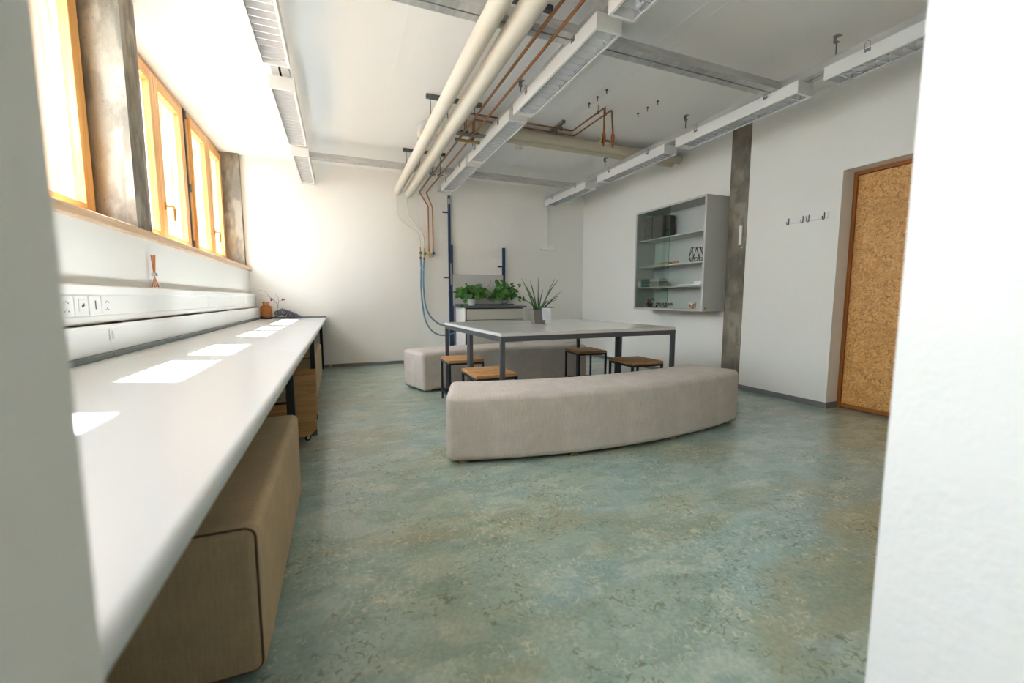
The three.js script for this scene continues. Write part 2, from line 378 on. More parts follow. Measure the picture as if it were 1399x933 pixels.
// windows: pairs of casements, larch inside and white metal outside
function ring(z0, z1, y0, y1, a0, a1, b0, b1, x0, x1, bevel = .004) { // outer z0>z1, hole a0>a1
  const s = new THREE.Shape([[-z0, y0], [-z1, y0], [-z1, y1], [-z0, y1]].map(p => new THREE.Vector2(...p)));
  s.holes.push(new THREE.Path([[-a0, b0], [-a0, b1], [-a1, b1], [-a1, b0]].map(p => new THREE.Vector2(...p))));
  const g = new THREE.ExtrudeGeometry(s, { depth: x1 - x0 - 2 * bevel, bevelEnabled: bevel > 0, bevelSize: bevel, bevelThickness: bevel, bevelSegments: 1, bevelOffset: -bevel });
  return g.rotateY(Math.PI / 2).translate(x0 + bevel, 0, 0); // shape x (=-z) goes to world -z... sign handled below
}
function windowUnit(n, z0, z1, panes, label, handle = true) {
  const w = thing('window_' + n, label, 'window', [0, 0, 0], 0, null, 'structure');
  const yb = 1.487, yt = CE - .002, gb = 1.62, gt = 2.846;
  // outer frame of four members and the meeting post
  const mem = (a, b, y0, y1, x0 = -1.466, x1 = -1.41, up = 0) => metreUV(bb(x0, x1, y0, y1, b, a, .004, 1), up, n * .3 + a);
  obj('frame', [mem(z0, z0 - .06, yb, yt, -1.466, -1.41, 1), mem(z1 + .06, z1, yb, yt, -1.466, -1.41, 1), mem(z0 - .06, z1 + .06, yt - .07, yt), mem(z0 - .06, z1 + .06, yb, yb + .05)], M.larch, w);
  const zm = (panes[0][1] + panes[1][0]) / 2;
  panes.forEach(([g0, g1], i) => {
    const s0 = i === 0 ? Math.min(z0 - .05, g0 + .1) : zm - .002, s1 = i === 0 ? zm + .002 : Math.max(z1 + .05, g1 - .1), y0 = yb + .04, y1 = yt - .055;
    const sash = obj('sash', [mem(s0, g0, y0, y1, -1.455, -1.388, 1), mem(g1, s1, y0, y1, -1.455, -1.388, 1), mem(g0, g1, gt, y1, -1.455, -1.388), mem(g0, g1, y0, gb, -1.455, -1.388)], M.larch, w);
    obj('pane', new THREE.PlaneGeometry(g0 - g1 + .01, gt - gb + .01).rotateY(Math.PI / 2).translate(-1.432, (gt + gb) / 2, (g0 + g1) / 2), M.glass, sash);
    obj('metal_cladding', [bb(-1.468, -1.457, y0, y1, g0, s0), bb(-1.468, -1.457, y0, y1, s1, g1), bb(-1.468, -1.457, gt, y1, g1, g0), bb(-1.468, -1.457, y0, gb, g1, g0), bb(-1.457, -1.436, gb, gt, g1, g1 + .004), bb(-1.457, -1.436, gb, gt, g0 - .004, g0)], M.aluWhite, sash);
    if (i === 1 && handle) {
      const hz = s0 - .05, hy = 1.86;
      obj('handle', [bb(-1.388, -1.378, hy - .035, hy + .035, hz - .013, hz + .013, .004), cyl(.009, .009, .05, 0, 0, 0, 10).rotateZ(-Math.PI / 2).translate(-1.38, hy, hz), tube([[-1.334, hy, hz + .005], [-1.332, hy - .004, hz - .03], [-1.334, hy - .12, hz - .04]], .009, 8)], M.brass, sash, 'brass lever handle');
    }
  });
  return rebase(w, -1.44, 1.487, (z0 + z1) / 2);
}
windowUnit(1, -.36, -1.82, [[-.5, -.98], [-1.17, -1.68]], 'wooden casement window nearest the partition wall');
windowUnit(2, -1.95, -3.545, [[-2.09, -2.65], [-2.84, -3.39]], 'wooden casement window in front of the near concrete column');
windowUnit(3, -3.78, -5.42, [[-3.95, -4.536], [-4.725, -5.26]], 'wooden casement window just past the near concrete column');
windowUnit(4, -5.53, -6.868, [[-5.62, -6.1], [-6.3, -6.75]], 'wooden casement window beside the corner concrete column');
windowUnit(5, 2.22, .52, [[2.1, 1.46], [1.28, .64]], 'wooden casement window in the adjoining room');
{ // steel posts in the joints between the window pairs
  for (const [z0, z1, l] of [[-5.42, -5.53, 'dark joint post between the last two wooden windows'], [-1.82, -1.95, 'dark joint post between the first two wooden windows']]) {
    const p = thing('joint_post', l, 'post', [-1.44, 1.487, (z0 + z1) / 2], 0, null, 'structure');
    const zc = (z0 + z1) / 2;
    obj('post', metreUV(bb(-1.49, -1.425, 1.487, CE - .01, z1, z0), 1, .2), M.doorFrame, p).position.set(1.44, -1.487, -zc);
    obj('weather_strip', bb(-1.424, -1.405, 1.487, CE - .01, zc - .012, zc + .012), M.zinc, p).position.set(1.44, -1.487, -zc);
    for (const y of [1.62, 2.2, 2.93]) obj('hinge', bb(-1.405, -1.39, y - .04, y + .04, zc - .02, zc + .02, .004), M.zinc, p).position.set(1.44, -1.487, -zc);
  }
}
{ // outside: timber fins, street, house opposite
  const fin = (z, x, l) => tag(obj('timber_fin', metreUV(bb(x, -1.472, .9, CE - .002, z - .02, z + .02), 1, z), M.spruce), l, 'cladding board', 'timber fins outside the windows', 'structure');
  for (const [z, x] of [[-.34, -2.2], [-1.885, -1.8], [-3.6, -2.5], [-4.63, -1.6], [-5.475, -1.72], [-6.93, -2.3]]) fin(z, x, 'knotty timber board outside the window reveal');
  struct(obj('ground', bb(-60, -1.5, -3.2, -3, -60, 40), M.pave), 'pale paved street outside the windows', 'ground');
  const h = thing('building', 'white house with balconies seen through the windows', 'building', [-12, -3, -14]);
  obj('wall', bb(-17, -11, -3, 5.8, -34, 4), M.extWall, h);
  for (let i = 0; i < 9; i++) for (let f = 0; f < 2; f++) {
    const z = -32 + i * 3.8, y = -1.6 + f * 3;
    const wn = obj('window', bb(-11.02, -10.97, y, y + 1.5, z, z + 1.2), M.aluWhite, h); obj('pane', bb(-10.975, -10.96, y + .08, y + 1.42, z + .08, z + 1.12), M.extGlass, wn);
  }
  for (const [z, y] of [[-27, 1.1], [-19.5, 1.1], [-12, 1.1], [-27, 4.1], [-19.5, 4.1], [-12, 4.1]]) obj('balcony', [bb(-11, -9.7, y - .2, y, z, z + 3), bb(-9.78, -9.7, y, y + .95, z, z + 3), bb(-11, -9.7, y, y + .95, z, z + .08), bb(-11, -9.7, y, y + .95, z + 2.92, z + 3)], M.extWall, h);
  for (const c of h.children) c.position.set(12, 3, 14);
}
{ // chipboard door in its niche
  const d = thing('door_1', 'orange-brown chipboard door set back in a niche', 'door', [4.45, 0, -2.02], 0, null, 'structure');
  const L = obj('leaf', (() => { const g = flat(bb(4.457, 4.497, .012, 2.17, -2.497, -1.535)), p = g.attributes.position, uv = g.attributes.uv; for (let i = 0; i < p.count; i++) uv.setXY(i, (p.getZ(i) + 2.5) / 1.05, p.getY(i) / 1.1); return g; })(), M.door, d);
  obj('frame', [metreUV(bb(4.44, 4.53, 0, 2.205, -2.53, -2.5, .003), 1), metreUV(bb(4.44, 4.53, 0, 2.205, -1.532, -1.5, .003), 1), metreUV(bb(4.44, 4.53, 2.175, 2.205, -2.5, -1.532, .003))], M.doorFrame, d);
  obj('edge_strip', metreUV(bb(4.45, 4.457, .012, .05, -2.497, -1.535), 0), M.doorFrame, d, 'wooden strip along the bottom of the door');
  obj('handle', [cyl(.022, .022, .012, 0, 0, 0).rotateZ(Math.PI / 2).translate(4.457, 1.05, -1.6), tube([[4.455, 1.05, -1.6], [4.4, 1.05, -1.6], [4.4, 1.05, -1.72]], .009)], M.chrome, d);
  for (const c of d.children) c.position.set(-4.45, 0, 2.02);
}

// ------------------------------------------------------------------ long desk
const DY = .765, DX0 = -1.055, DX1 = -.19;
{
  const labels = ['white worktop desk nearest the doorway', 'white worktop desk above the wooden trolley', 'white worktop desk ending at the far wall'];
  [[-.318, -2.6], [-2.603, -4.66], [-4.663, -6.935]].forEach(([a, b], i) => {
    const d = thing('worktop_desk', labels[i], 'desk', [0, 0, 0], 0, 'desks along the window wall');
    const s = new THREE.Shape(); // cross-section with a rounded front edge
    const t = .038, r = .017;
    s.moveTo(DX0, DY - t); s.lineTo(DX1 - r, DY - t); s.absarc(DX1 - r, DY - t + r, r, -Math.PI / 2, 0); s.absarc(DX1 - r, DY - r, r, 0, Math.PI / 2); s.lineTo(DX0, DY);
    const g = new THREE.ExtrudeGeometry(s, { depth: a - b, bevelEnabled: false, curveSegments: 8 }).translate(0, 0, b);
    obj('top', g, M.desk, d);
    obj('apron', [bb(-.3, -.265, .68, DY - t, b + .05, a - .05), bb(-1.02, -.985, .68, DY - t, b + .05, a - .05)], M.blackSteel, d);
    for (const z of i === 0 ? [-.42, b + .03] : i === 1 ? [b + .06] : [b + .09]) for (const x of [-.29, -1.02]) obj('leg', bb(x, x + .04, 0, .7, z - .02, z + .02, .003, 1), M.blackSteel, d);
    rebase(d, -.6, 0, (a + b) / 2);
  });
  const u = thing('desk_upstand', 'grey-green upstand strip along the back and end of the desks', 'trim', [-1.02, DY, -3.6]);
  for (const [a, b] of [[-.32, -2.62], [-2.624, -4.2], [-4.204, -6.935]]) obj('strip', bb(DX0, -1.03, DY, DY + .026, b, a, .003, 1), M.upstand, u).position.set(1.02, -DY, 3.6);
  obj('strip', bb(-1.03, DX1 - .004, DY, DY + .022, -6.949, -6.936, .002, 1), M.upstand, u).position.set(1.02, -DY, 3.6);
}
{ // cable trunking in two tiers
  const t1 = thing('cable_trunking', 'upper white cable trunking with sockets on the window wall', 'trunking', [-1.12, .93, -3.6]);
  const put = (o, t) => o.position.set(-t.position.x, -t.position.y, -t.position.z);
  put(obj('base', bb(XL + .002, -1.118, .935, 1.112, -6.94, -.32, .006), M.whitePlastic, t1), t1);
  put(obj('cover', bb(-1.118, -1.1, .966, 1.072, -6.94, -.32, .003), M.whitePlastic, t1), t1);
  put(obj('lip', [bb(-1.118, -1.094, 1.07, 1.116, -6.945, -.32, .008), bb(-1.118, -1.094, .93, .968, -6.945, -.32, .008)], M.whitePlastic, t1), t1);
  for (const z of [-4.59, -6.2, -6.62]) put(obj('joint_cover', bb(-1.1, -1.097, .974, 1.064, z - .02, z + .02), M.whitePlastic, t1), t1);
  for (const z of [-2.9, -5.3]) put(obj('foot_bracket', bb(-1.158, -1.1, .922, .935, z - .02, z + .02), M.zinc, t1), t1);
  const t2 = thing('cable_trunking', 'lower plain white cable trunking standing behind the desk', 'trunking', [-1.1, .79, -3.6]);
  put(obj('base', bb(XL + .002, -1.062, 0.66, .92, -6.8, -.32, .004), M.whitePlastic, t2), t2);
  for (const [a, b] of [[-.32, -2.66], [-2.6605, -4.9], [-4.9005, -6.8]]) put(obj('cover', bb(-1.062, -1.048, .792, .91, b, a, .003), M.whitePlastic, t2), t2);
  put(obj('lip', bb(-1.062, -1.05, .907, .925, -6.8, -.32, .004), M.whitePlastic, t2), t2);
  tag(obj('light_switch', [bb(-1.048, -1.04, .845, .9, -2.69, -2.64, .003), bb(-1.04, -1.033, .852, .893, -2.683, -2.65, .003)], M.whitePlastic), 'small white rocker switch on the lower trunking', 'switch');
  const face = (z0, z1, label, cat, f) => {
    const s = thing('wall_socket', label, cat, [-1.1, 1.018, (z0 + z1) / 2]);
    obj('plate', bb(0, .007, -.046, .046, -(z0 - z1) / 2, (z0 - z1) / 2, .003), M.whitePlastic, s); f(s); return s;
  };
  const dot = (y, z, r = .0035) => cyl(r, r, .001, 0, 0, 0, 8).rotateZ(Math.PI / 2).translate(.0078, y, z);
  const three = s => { for (const [y, z] of [[.018, .0], [.012, .014], [.012, -.014], [-.018, 0], [-.024, .014], [-.024, -.014]]) obj('hole', dot(y, z), M.black, s); };
  face(-2.36, -2.475, 'double power socket behind the doorway edge on the trunking', 'socket', three);
  face(-2.482, -2.592, 'network socket with slanted dark port on the trunking', 'socket', s => { obj('cover_flap', bb(.007, .012, -.028, .03, -.03, .03, .003), M.whitePlastic, s); obj('port', bb(.012, .0128, -.006, .006, -.012, .012).rotateX(.5), M.black, s); });
  face(-2.603, -2.708, 'white plate with a narrow dark upright slot', 'socket', s => obj('slot', bb(.007, .0078, -.02, .022, -.005, .004), M.black, s));
  face(-2.715, -2.811, 'power socket with small holes at the end of the socket row', 'socket', three);
}
{ // things on the trunking and desk
  const d = thing('reed_diffuser', 'clear bottle with orange reeds standing on the trunking', 'reed diffuser', [-1.135, 1.116, -3.53]);
  obj('bottle', lathe([[0, .002], [.026, .002], [.03, .008], [.03, .06], [.026, .072], [.014, .082], [.013, .1], [.0105, .1], [.011, .08], [.024, .068], [.027, .058], [.027, .008], [0, .006]], 20), M.clear, d);
  obj('collar', lathe([[.015, .084], [.017, .086], [.017, .102], [.015, .104], [.011, .104]], 18), M.chrome, d, 'silver collar around the neck');
  for (let i = 0; i < 6; i++) { const a = i * 1.05, b = .02; obj('reed', tube([[Math.cos(a) * b, .01, Math.sin(a) * b], [-Math.cos(a) * .004, .1, -Math.sin(a) * .004], [-Math.cos(a) * b * .6, .222, -Math.sin(a) * b * .6]], .0022, 6), M.reed, d); }
  const b = thing('amber_bottle', 'brown apothecary bottle in the far corner of the desk', 'bottle', [-.948, DY + .001, -6.74]);
  obj('glass', lathe([[0, 0], [.066, 0], [.07, .006], [.072, .03], [.074, .15], [.068, .172], [.045, .184], [.038, .19], [.038, .228], [.047, .232], [.047, .24], [.034, .24], [.034, .19], [.04, .18], [.063, .168], [.068, .148], [.067, .03], [.062, .012], [0, .012]], 32), M.amber, b);
  const l = thing('dried_lavender', 'heap of dried grey-blue lavender beside the brown bottle', 'dried flowers', [-.7, DY, -6.76]);
  seed = 5;
  const bits = [[], [], []];
  for (let i = 0; i < 420; i++) {
    const t = rnd(), x = mix(-.15, .19, t), hmax = .135 * Math.pow(Math.max(0, 1 - Math.abs((t - .3) / .72)), .75), y = hmax * Math.sqrt(rnd()), z = (rnd() - .5) * .16 * (1 - y / .2);
    const g = new THREE.IcosahedronGeometry(rr(.006, .011), 0); g.scale(1.5, .8, 1); g.rotateZ(rr(-1, 1)); g.rotateY(rr(0, 3)); g.translate(x, y + .008, z);
    bits[i % 3].push(g);
  }
  bits.forEach((q, i) => { obj('blossom_heap', q, M.lavender[i], l).userData.kind = 'stuff'; });
  const tw = thing('dry_twig', 'thin dry twigs with two dark pink blossoms behind the lavender', 'dried flowers', [-.71, DY + .1, -6.8]);
  const at = (u, v) => { const p = pZ(340 + u / 17.49, 395 + v / 17.49, -6.8); return p.sub(tw.position); };
  obj('twig', [tube([at(690, 470), at(690, 410), at(640, 310), at(560, 240), at(470, 160), at(390, 60), at(290, 30), at(200, 20)], t => .003 - .002 * t, 5, 24, true), tube([at(692, 420), at(712, 260), at(690, 180), at(625, 115)], t => .0025 - .0015 * t, 5, 16, true), tube([at(560, 215), at(430, 180), at(250, 130)], .0011, 5, 12, true), tube([at(660, 340), at(740, 290), at(800, 250)], .001, 5, 8, true)], M.twig, tw);
  for (const [u, v] of [[550, 250], [820, 245]]) { const p = at(u, v), q = []; for (let i = 0; i < 7; i++) q.push(new THREE.IcosahedronGeometry(.012, 0).scale(1, .6, 1).rotateX(i).translate(p.x + rr(-.014, .014), p.y + rr(-.014, .014), p.z + rr(-.01, .01))); obj('blossom', q, M.berry, tw); }
}

// ------------------------------------------------------------------ upholstered benches
function cushion(L, H, D, r, bendR = 0, sag = 0) { // rounded block, x along, y up from 0, z depth; bent to an arc of outer radius bendR about z = -bendR
  const axis = (len, nm) => { const a = [], k = 6; for (let i = 0; i <= k; i++) a.push(-len / 2 + r * (1 - Math.cos(i / k * Math.PI / 2))); const m = []; for (let i = 1; i < nm; i++) m.push(mix(-len / 2 + r, len / 2 - r, i / nm)); return [...a, ...m, ...a.map(x => -x).reverse()]; };
  const ax = axis(L, bendR ? 40 : 12), ay = axis(H, 6), az = axis(D, 6);
  const g = new THREE.BoxGeometry(1, 1, 1, ax.length - 1, ay.length - 1, az.length - 1), p = g.attributes.position, n = g.attributes.normal;
  for (let i = 0; i < p.count; i++) {
    const ix = Math.round((p.getX(i) + .5) * (ax.length - 1)), iy = Math.round((p.getY(i) + .5) * (ay.length - 1)), iz = Math.round((p.getZ(i) + .5) * (az.length - 1));
    const q = V(ax[ix], ay[iy], az[iz]), c = V(Math.min(L / 2 - r, Math.max(r - L / 2, q.x)), Math.min(H / 2 - r, Math.max(r - H / 2, q.y)), Math.min(D / 2 - r, Math.max(r - D / 2, q.z)));
    const d = q.clone().sub(c).normalize(); c.addScaledVector(d, r);
    // slightly domed top, slightly soft sides
    const dome = (1 - Math.pow(2 * c.x / L, 4)) * (1 - Math.pow(2 * c.z / D, 2));
    if (c.y > 0) c.y += sag * dome * (c.y / (H / 2));
    p.setXYZ(i, c.x, c.y + H / 2, c.z); n.setXYZ(i, d.x, d.y, d.z);
  }
  const f = metreUV(g, 0);
  const P = f.attributes.position, N = f.attributes.normal;
  if (bendR) for (let i = 0; i < P.count; i++) {
    const x = P.getX(i), z = P.getZ(i), R0 = bendR - D / 2, a = x / R0, R = R0 + z;
    P.setXYZ(i, Math.sin(a) * R, P.getY(i), Math.cos(a) * R - R0);
    const nx = N.getX(i), nz = N.getZ(i); N.setXYZ(i, nx * Math.cos(a) + nz * Math.sin(a), N.getY(i), -nx * Math.sin(a) + nz * Math.cos(a));
  }
  return f;
}
const bent = (x, z, bendR, D) => { const R0 = bendR - D / 2, a = x / R0; return [Math.sin(a) * (R0 + z), Math.cos(a) * (R0 + z) - R0]; };
function curvedBench(label, pos, turn, L, D, bendR) {
  const b = thing('curved_bench', label, 'bench', pos, turn, 'curved upholstered benches');
  const H = .435;
  obj('cushion', cushion(L, H, D, .045, bendR, .008).translate(0, .018, 0), M.linen, b);
  const edge = (zs, y) => { const q = []; for (let i = 0; i <= 40; i++) { const [x, z] = bent(mix(-L / 2 + .03, L / 2 - .03, i / 40), zs, bendR, D); q.push(V(x, y, z)); } return q; };
  obj('seam', [sweep(edge(D / 2 - .004, H + .018 - .043), .0022, 5), sweep(edge(-D / 2 + .004, H + .018 - .043), .0022, 5)], M.linenPiping, b);
  for (const fx of [-L / 2 + .1, -L / 6, L / 6, L / 2 - .1]) for (const fz of [-D / 2 + .05, D / 2 - .05]) { const [x, z] = bent(fx, fz, bendR, D); obj('foot', bb(x - .03, x + .03, 0, .02, z - .02, z + .02), M.foot, b); }
  return b;
}
curvedBench('curved beige linen bench in front of the table', [1.85, 0, -2.565], 0, 2.43, .47, 4.15);
curvedBench('curved beige linen bench in front of the planted sink cabinet', [1.88, 0, -5.045], Math.PI, 2.3, .5, 4.0);
function straightBench(label, pos, L) { // long side along z
  const b = thing('straight_bench', label, 'bench', pos, Math.PI / 2, 'brown upholstered benches under the desks');
  const D = .5, H = .43;
  obj('cushion', cushion(L, H, D, .03, 0, .004).translate(0, .02, 0), M.taupe, b);
  for (const s of [-1, 1]) { // piping around each end
    const x = s * (L / 2 - .0075), q = [], w = D / 2 - .0075, h0 = .03, h1 = H + .02 - .0075, r = .03;
    for (let i = 0; i <= 32; i++) { const t = i / 8; const k = Math.floor(t) % 4, u = t - Math.floor(t), C = [[w - r, h1 - r, 0], [-w + r, h1 - r, 1], [-w + r, h0 + r, 2], [w - r, h0 + r, 3]][k], a = (C[2] + u) * Math.PI / 2; q.push(V(x, C[1] + Math.sin(a) * r, C[0] + Math.cos(a) * r)); }
    obj('piping', sweep(q, .0035, 6), M.piping, b);
  }
  for (const fx of [-L / 2 + .08, L / 2 - .08]) for (const fz of [-D / 2 + .06, D / 2 - .06]) obj('foot', bb(fx - .02, fx + .02, 0, .03, fz - .02, fz + .02), M.black, b);
  return b;
}
straightBench('brown upholstered bench under the desk nearest the doorway', [-.475, 0, -1.84], 1.19);
straightBench('brown upholstered bench under the desk beside the end wall', [-.5, 0, -5.47], 1.45);

// ------------------------------------------------------------------ table and stools
function tableUnit(label, cx, cz, w, d) {
  const t = thing('work_table', label, 'table', [cx, 0, cz], .032, 'two tables pushed together');
  obj('top', bb(-w / 2, w / 2, .785, .7905, -d / 2, d / 2, .002, 1), M.tableTop, t);
  obj('core', bb(-w / 2, w / 2, .763, .785, -d / 2, d / 2, .002, 1), M.tableEdge, t, 'pale edge of the table top');
  const f = [];
  for (const s of [-1, 1]) { f.push(bb(-w / 2 + .004, w / 2 - .004, .722, .763, s * (d / 2 - .021) - .017, s * (d / 2 - .021) + .017)); f.push(bb(s * (w / 2 - .021) - .017, s * (w / 2 - .021) + .017, .722, .763, -d / 2 + .038, d / 2 - .038)); }
  obj('frame', f, M.tableFrame, t);
  for (const sx of [-1, 1]) for (const sz of [-1, 1]) obj('leg', [bb(sx * (w / 2 - .021) - .017, sx * (w / 2 - .021) + .017, .012, .722, sz * (d / 2 - .021) - .017, sz * (d / 2 - .021) + .017, .002, 1), cyl(.014, .014, .012, sx * (w / 2 - .021), 0, sz * (d / 2 - .021), 10)], M.tableFrame, t);
  return t;
}
tableUnit('grey-topped work table beside the front curved bench', 1.977, -3.385, 1.75, .8);
tableUnit('grey-topped work table beside the rear curved bench', 1.951, -4.2, 1.75, .82);
function stool(label, x, z, turn, w, d, wood) {
  const s = thing('wooden_stool', label, 'stool', [x, 0, z], turn, 'square stools around the table');
  const n = 5;
  for (let i = 0; i < n; i++) { const z0 = -d / 2 + i * d / n, g = metreUV(bb(-w / 2, w / 2, .424, .45, z0 + .0006, z0 + d / n - .0006, .003, 1), 0, x * 3 + z * 1.3 + i * .37); obj('plank', g, wood, s); }
  const b = .02, X = w / 2 - b / 2, Z = d / 2 - b / 2;
  obj('frame', [-1, 1].flatMap(k => [bb(-w / 2, w / 2, .404, .424, k * Z - b / 2, k * Z + b / 2), bb(k * X - b / 2, k * X + b / 2, .404, .424, -d / 2 + b, d / 2 - b)]), M.blackSteel, s);
  for (const a of [-1, 1]) for (const c of [-1, 1]) obj('leg', bb(a * X - b / 2, a * X + b / 2, 0, .404, c * Z - b / 2, c * Z + b / 2, .0015, 1), M.blackSteel, s);
  obj('stretcher', [-1, 1].map(k => bb(-X + b / 2, X - b / 2, .08, .1, k * Z - b / 2, k * Z + b / 2)).concat([-1, 1].map(k => bb(k * X - b / 2, k * X + b / 2, .08, .1, -Z + b / 2, Z - b / 2))), M.blackSteel, s);
  return s;
}
stool('square wooden stool between the table legs on the window side and the rear bench', 1.137, -4.145, -.02, .355, .385, M.acacia);
stool('square wooden stool on the window side of the table close to the front bench', 1.135, -3.3, .01, .35, .42, M.acacia);
stool('square wooden stool under the table between the door side and the rear bench', 2.69, -4.28, -.09, .355, .385, M.acacia);
stool('square wooden stool on the door side of the table close to the front bench', 2.705, -3.38, -.02, .36, .385, M.acacia);
{ // planter with card stand on the table
  const TY = .7915, p = thing('table_plant', 'spiky green plant in a grey square pot on the table', 'potted plant', [1.893, TY, -3.93], -.1);
  const s = .052, T = .074;
  const pot = new THREE.CylinderGeometry(T * 1.414, s * 1.414, .146, 4, 1).rotateY(Math.PI / 4).translate(0, .073, 0);
  obj('pot', [pot.toNonIndexed()].map(g => { g.computeVertexNormals(); return g; }), M.grout, p);
  obj('soil', new THREE.CylinderGeometry(T * 1.3, T * 1.3, .004, 4).rotateY(Math.PI / 4).translate(0, .1465, 0), M.soil, p);
  seed = 77;
  const tips = [[115, 105], [265, 150], [325, 90], [440, 290], [585, 125], [695, 125], [720, 308], [620, 455], [590, 585], [185, 455], [205, 530], [190, 230], [600, 400], [430, 470], [330, 420], [520, 470]];
  for (const [u, v] of tips) {
    const w = pZ(705 + u / 11.66, 370 + v / 11.66, -3.93), tip = V(w.x - 1.893, w.y - TY, rr(-.12, .12)), b = V(tip.x * .18 + rr(-.015, .015), .14, tip.z * .15);
    const midp = b.clone().lerp(tip, .5); midp.y += .02; midp.x *= .82;
    const pts = new THREE.QuadraticBezierCurve3(b, midp, tip).getPoints(10), pos = [], idx = [];
    const side = tip.clone().sub(b).cross(V(0, 0, 1)).normalize().multiplyScalar(.5).add(V(rr(-.2, .2), 0, rr(-.6, .6))).normalize();
    pts.forEach((q, i) => { const t = i / 10, hw = .0085 * Math.pow(1 - t, .55) + .0006; const d = side.clone().multiplyScalar(hw), dn = V(0, -.003 * (1 - t), .002); pos.push(q.x - d.x, q.y - d.y, q.z - d.z, q.x + dn.x, q.y + dn.y, q.z + dn.z, q.x + d.x, q.y + d.y, q.z + d.z); if (i) { const o = (i - 1) * 3; idx.push(o, o + 1, o + 4, o, o + 4, o + 3, o + 1, o + 2, o + 5, o + 1, o + 5, o + 4); } });
    const g = new THREE.BufferGeometry(); g.setAttribute('position', new THREE.Float32BufferAttribute(pos, 3)); g.setIndex(idx); g.computeVertexNormals();
    obj('leaf', g, M.blade[(rnd() * 3) | 0], p);
  }
  // card in an L-shaped clear stand leaning in front of the pot
  const c = document.createElement('canvas'); c.width = 128; c.height = 192; const k = c.getContext('2d');
  k.fillStyle = '#eef0f6'; k.fillRect(0, 0, 128, 192); seed = 9;
  for (let y = 22; y < 170; y += 9) { let x = 16; const e = 16 + 96 * (y % 27 === 22 ? .55 : rr(.8, 1)); while (x < e) { const w = rr(4, 14); k.fillStyle = y < 30 ? '#8f939c' : '#b3b6bf'; k.fillRect(x, y, w, 2.4); x += w + 3; } }
  const ct = new THREE.CanvasTexture(c); ct.colorSpace = THREE.SRGBColorSpace;
  const cs = thing('card_stand', 'clear stand with a printed white card leaning against the grey pot', 'card stand', [1.925, TY, -3.8], .02);
  const card = new THREE.PlaneGeometry(.098, .122).rotateX(-.2).translate(.002, .105, -.002);
  obj('card', [card], std({ map: ct, roughness: .7, side: THREE.DoubleSide }), cs, 'printed white card');
  obj('stand', [new THREE.BoxGeometry(.104, .16, .002).rotateX(-.2).translate(0, .082, -.012), new THREE.BoxGeometry(.104, .002, .05).translate(0, .001, .014)], M.clear, cs);
}

// ------------------------------------------------------------------ under the desks
{
  const t = thing('wooden_trolley', 'oak trolley on castors with layered sides and metal latch under the desk', 'trolley', [-.36, 0, -3.55], .035);
  const Y = [.048, .125, .249, .372, .462];
  for (const z of [.21, -.22]) for (let i = 0; i < 4; i++) { // side panels of four boards each, the lowest with a cut corner
    const x0 = -.19, x1 = .165, y0 = Y[i] + .0012, y1 = Y[i + 1] - .0012;
    const g = i ? bb(x0, x1, y0, y1, z - .009, z + .009, .0015, 1) : ext([[x0, y0], [x1 - .05, y0], [x1, y0 + .05], [x1, y1], [x0, y1]], .018).translate(0, 0, z - .009);
    obj('side_board', metreUV(g, 0, i * .31 + z), M.oak, t);
  }
  for (const z of [.21, -.22]) obj('corner_plate', ext([[.113, .048], [.165, .048], [.165, .1]], .016).translate(0, 0, z - .008), M.zinc, t, 'grey metal corner plate');
  obj('tray', metreUV(bb(-.19, .16, .418, .43, -.21, .2), 0, .2), M.oak, t);
  obj('rim', metreUV(bb(-.19, .165, .43, .475, -.229, -.212, .002, 1), 0, .5), M.oak, t);
  for (let i = 0; i < 3; i++) obj('drawer_front', metreUV(bb(.095, .11, [.06, .19, .32][i] - .002, [.185, .315, .415][i], -.208, .198, .002, 1), 0, i * .4), M.oak, t);
  obj('bottom_board', metreUV(bb(-.19, .1, .048, .06, -.21, .2)), M.oak, t);
  for (const [x, z] of [[.1, .17], [.1, -.18], [-.15, .17], [-.15, -.18]]) {
    const c = obj('castor', [new THREE.TorusGeometry(.016, .008, 10, 20).rotateY(.5).translate(x, .024, z)], M.black, t);
    obj('fork', [cyl(.006, .006, .03, x, .02, z - .012, 8), bb(x - .014, x + .014, .04, .048, z - .014, z + .014), cyl(.012, .012, .006, 0, 0, 0, 14).rotateX(Math.PI / 2).rotateY(.5).translate(x, .024, z)], M.chrome, c);
  }
  obj('latch', [bb(-.075, -.02, .352, .39, .219, .226, .003), tube([[-.07, .38, .23], [-.048, .398, .233], [-.025, .38, .23]], .003), bb(-.06, -.034, .335, .36, .22, .231, .003)], M.chrome, t, 'shiny metal latch');
  obj('grip_slot', bb(-.18, -.02, .3, .318, .2191, .2196), M.black, t, 'dark grip slot');
  tag(obj('wooden_wedge', metreUV(ext([[0, 0], [.03, 0], [.03, .045], [.012, .045]], .03, .002).translate(-.18, .002, -6.93))), 'x', 'x');
  const wd = scene.children[scene.children.length - 1]; wd.material = M.beech; tag(wd, 'tiny pale wooden wedge on the floor by the skirting strip', 'door stop');
}

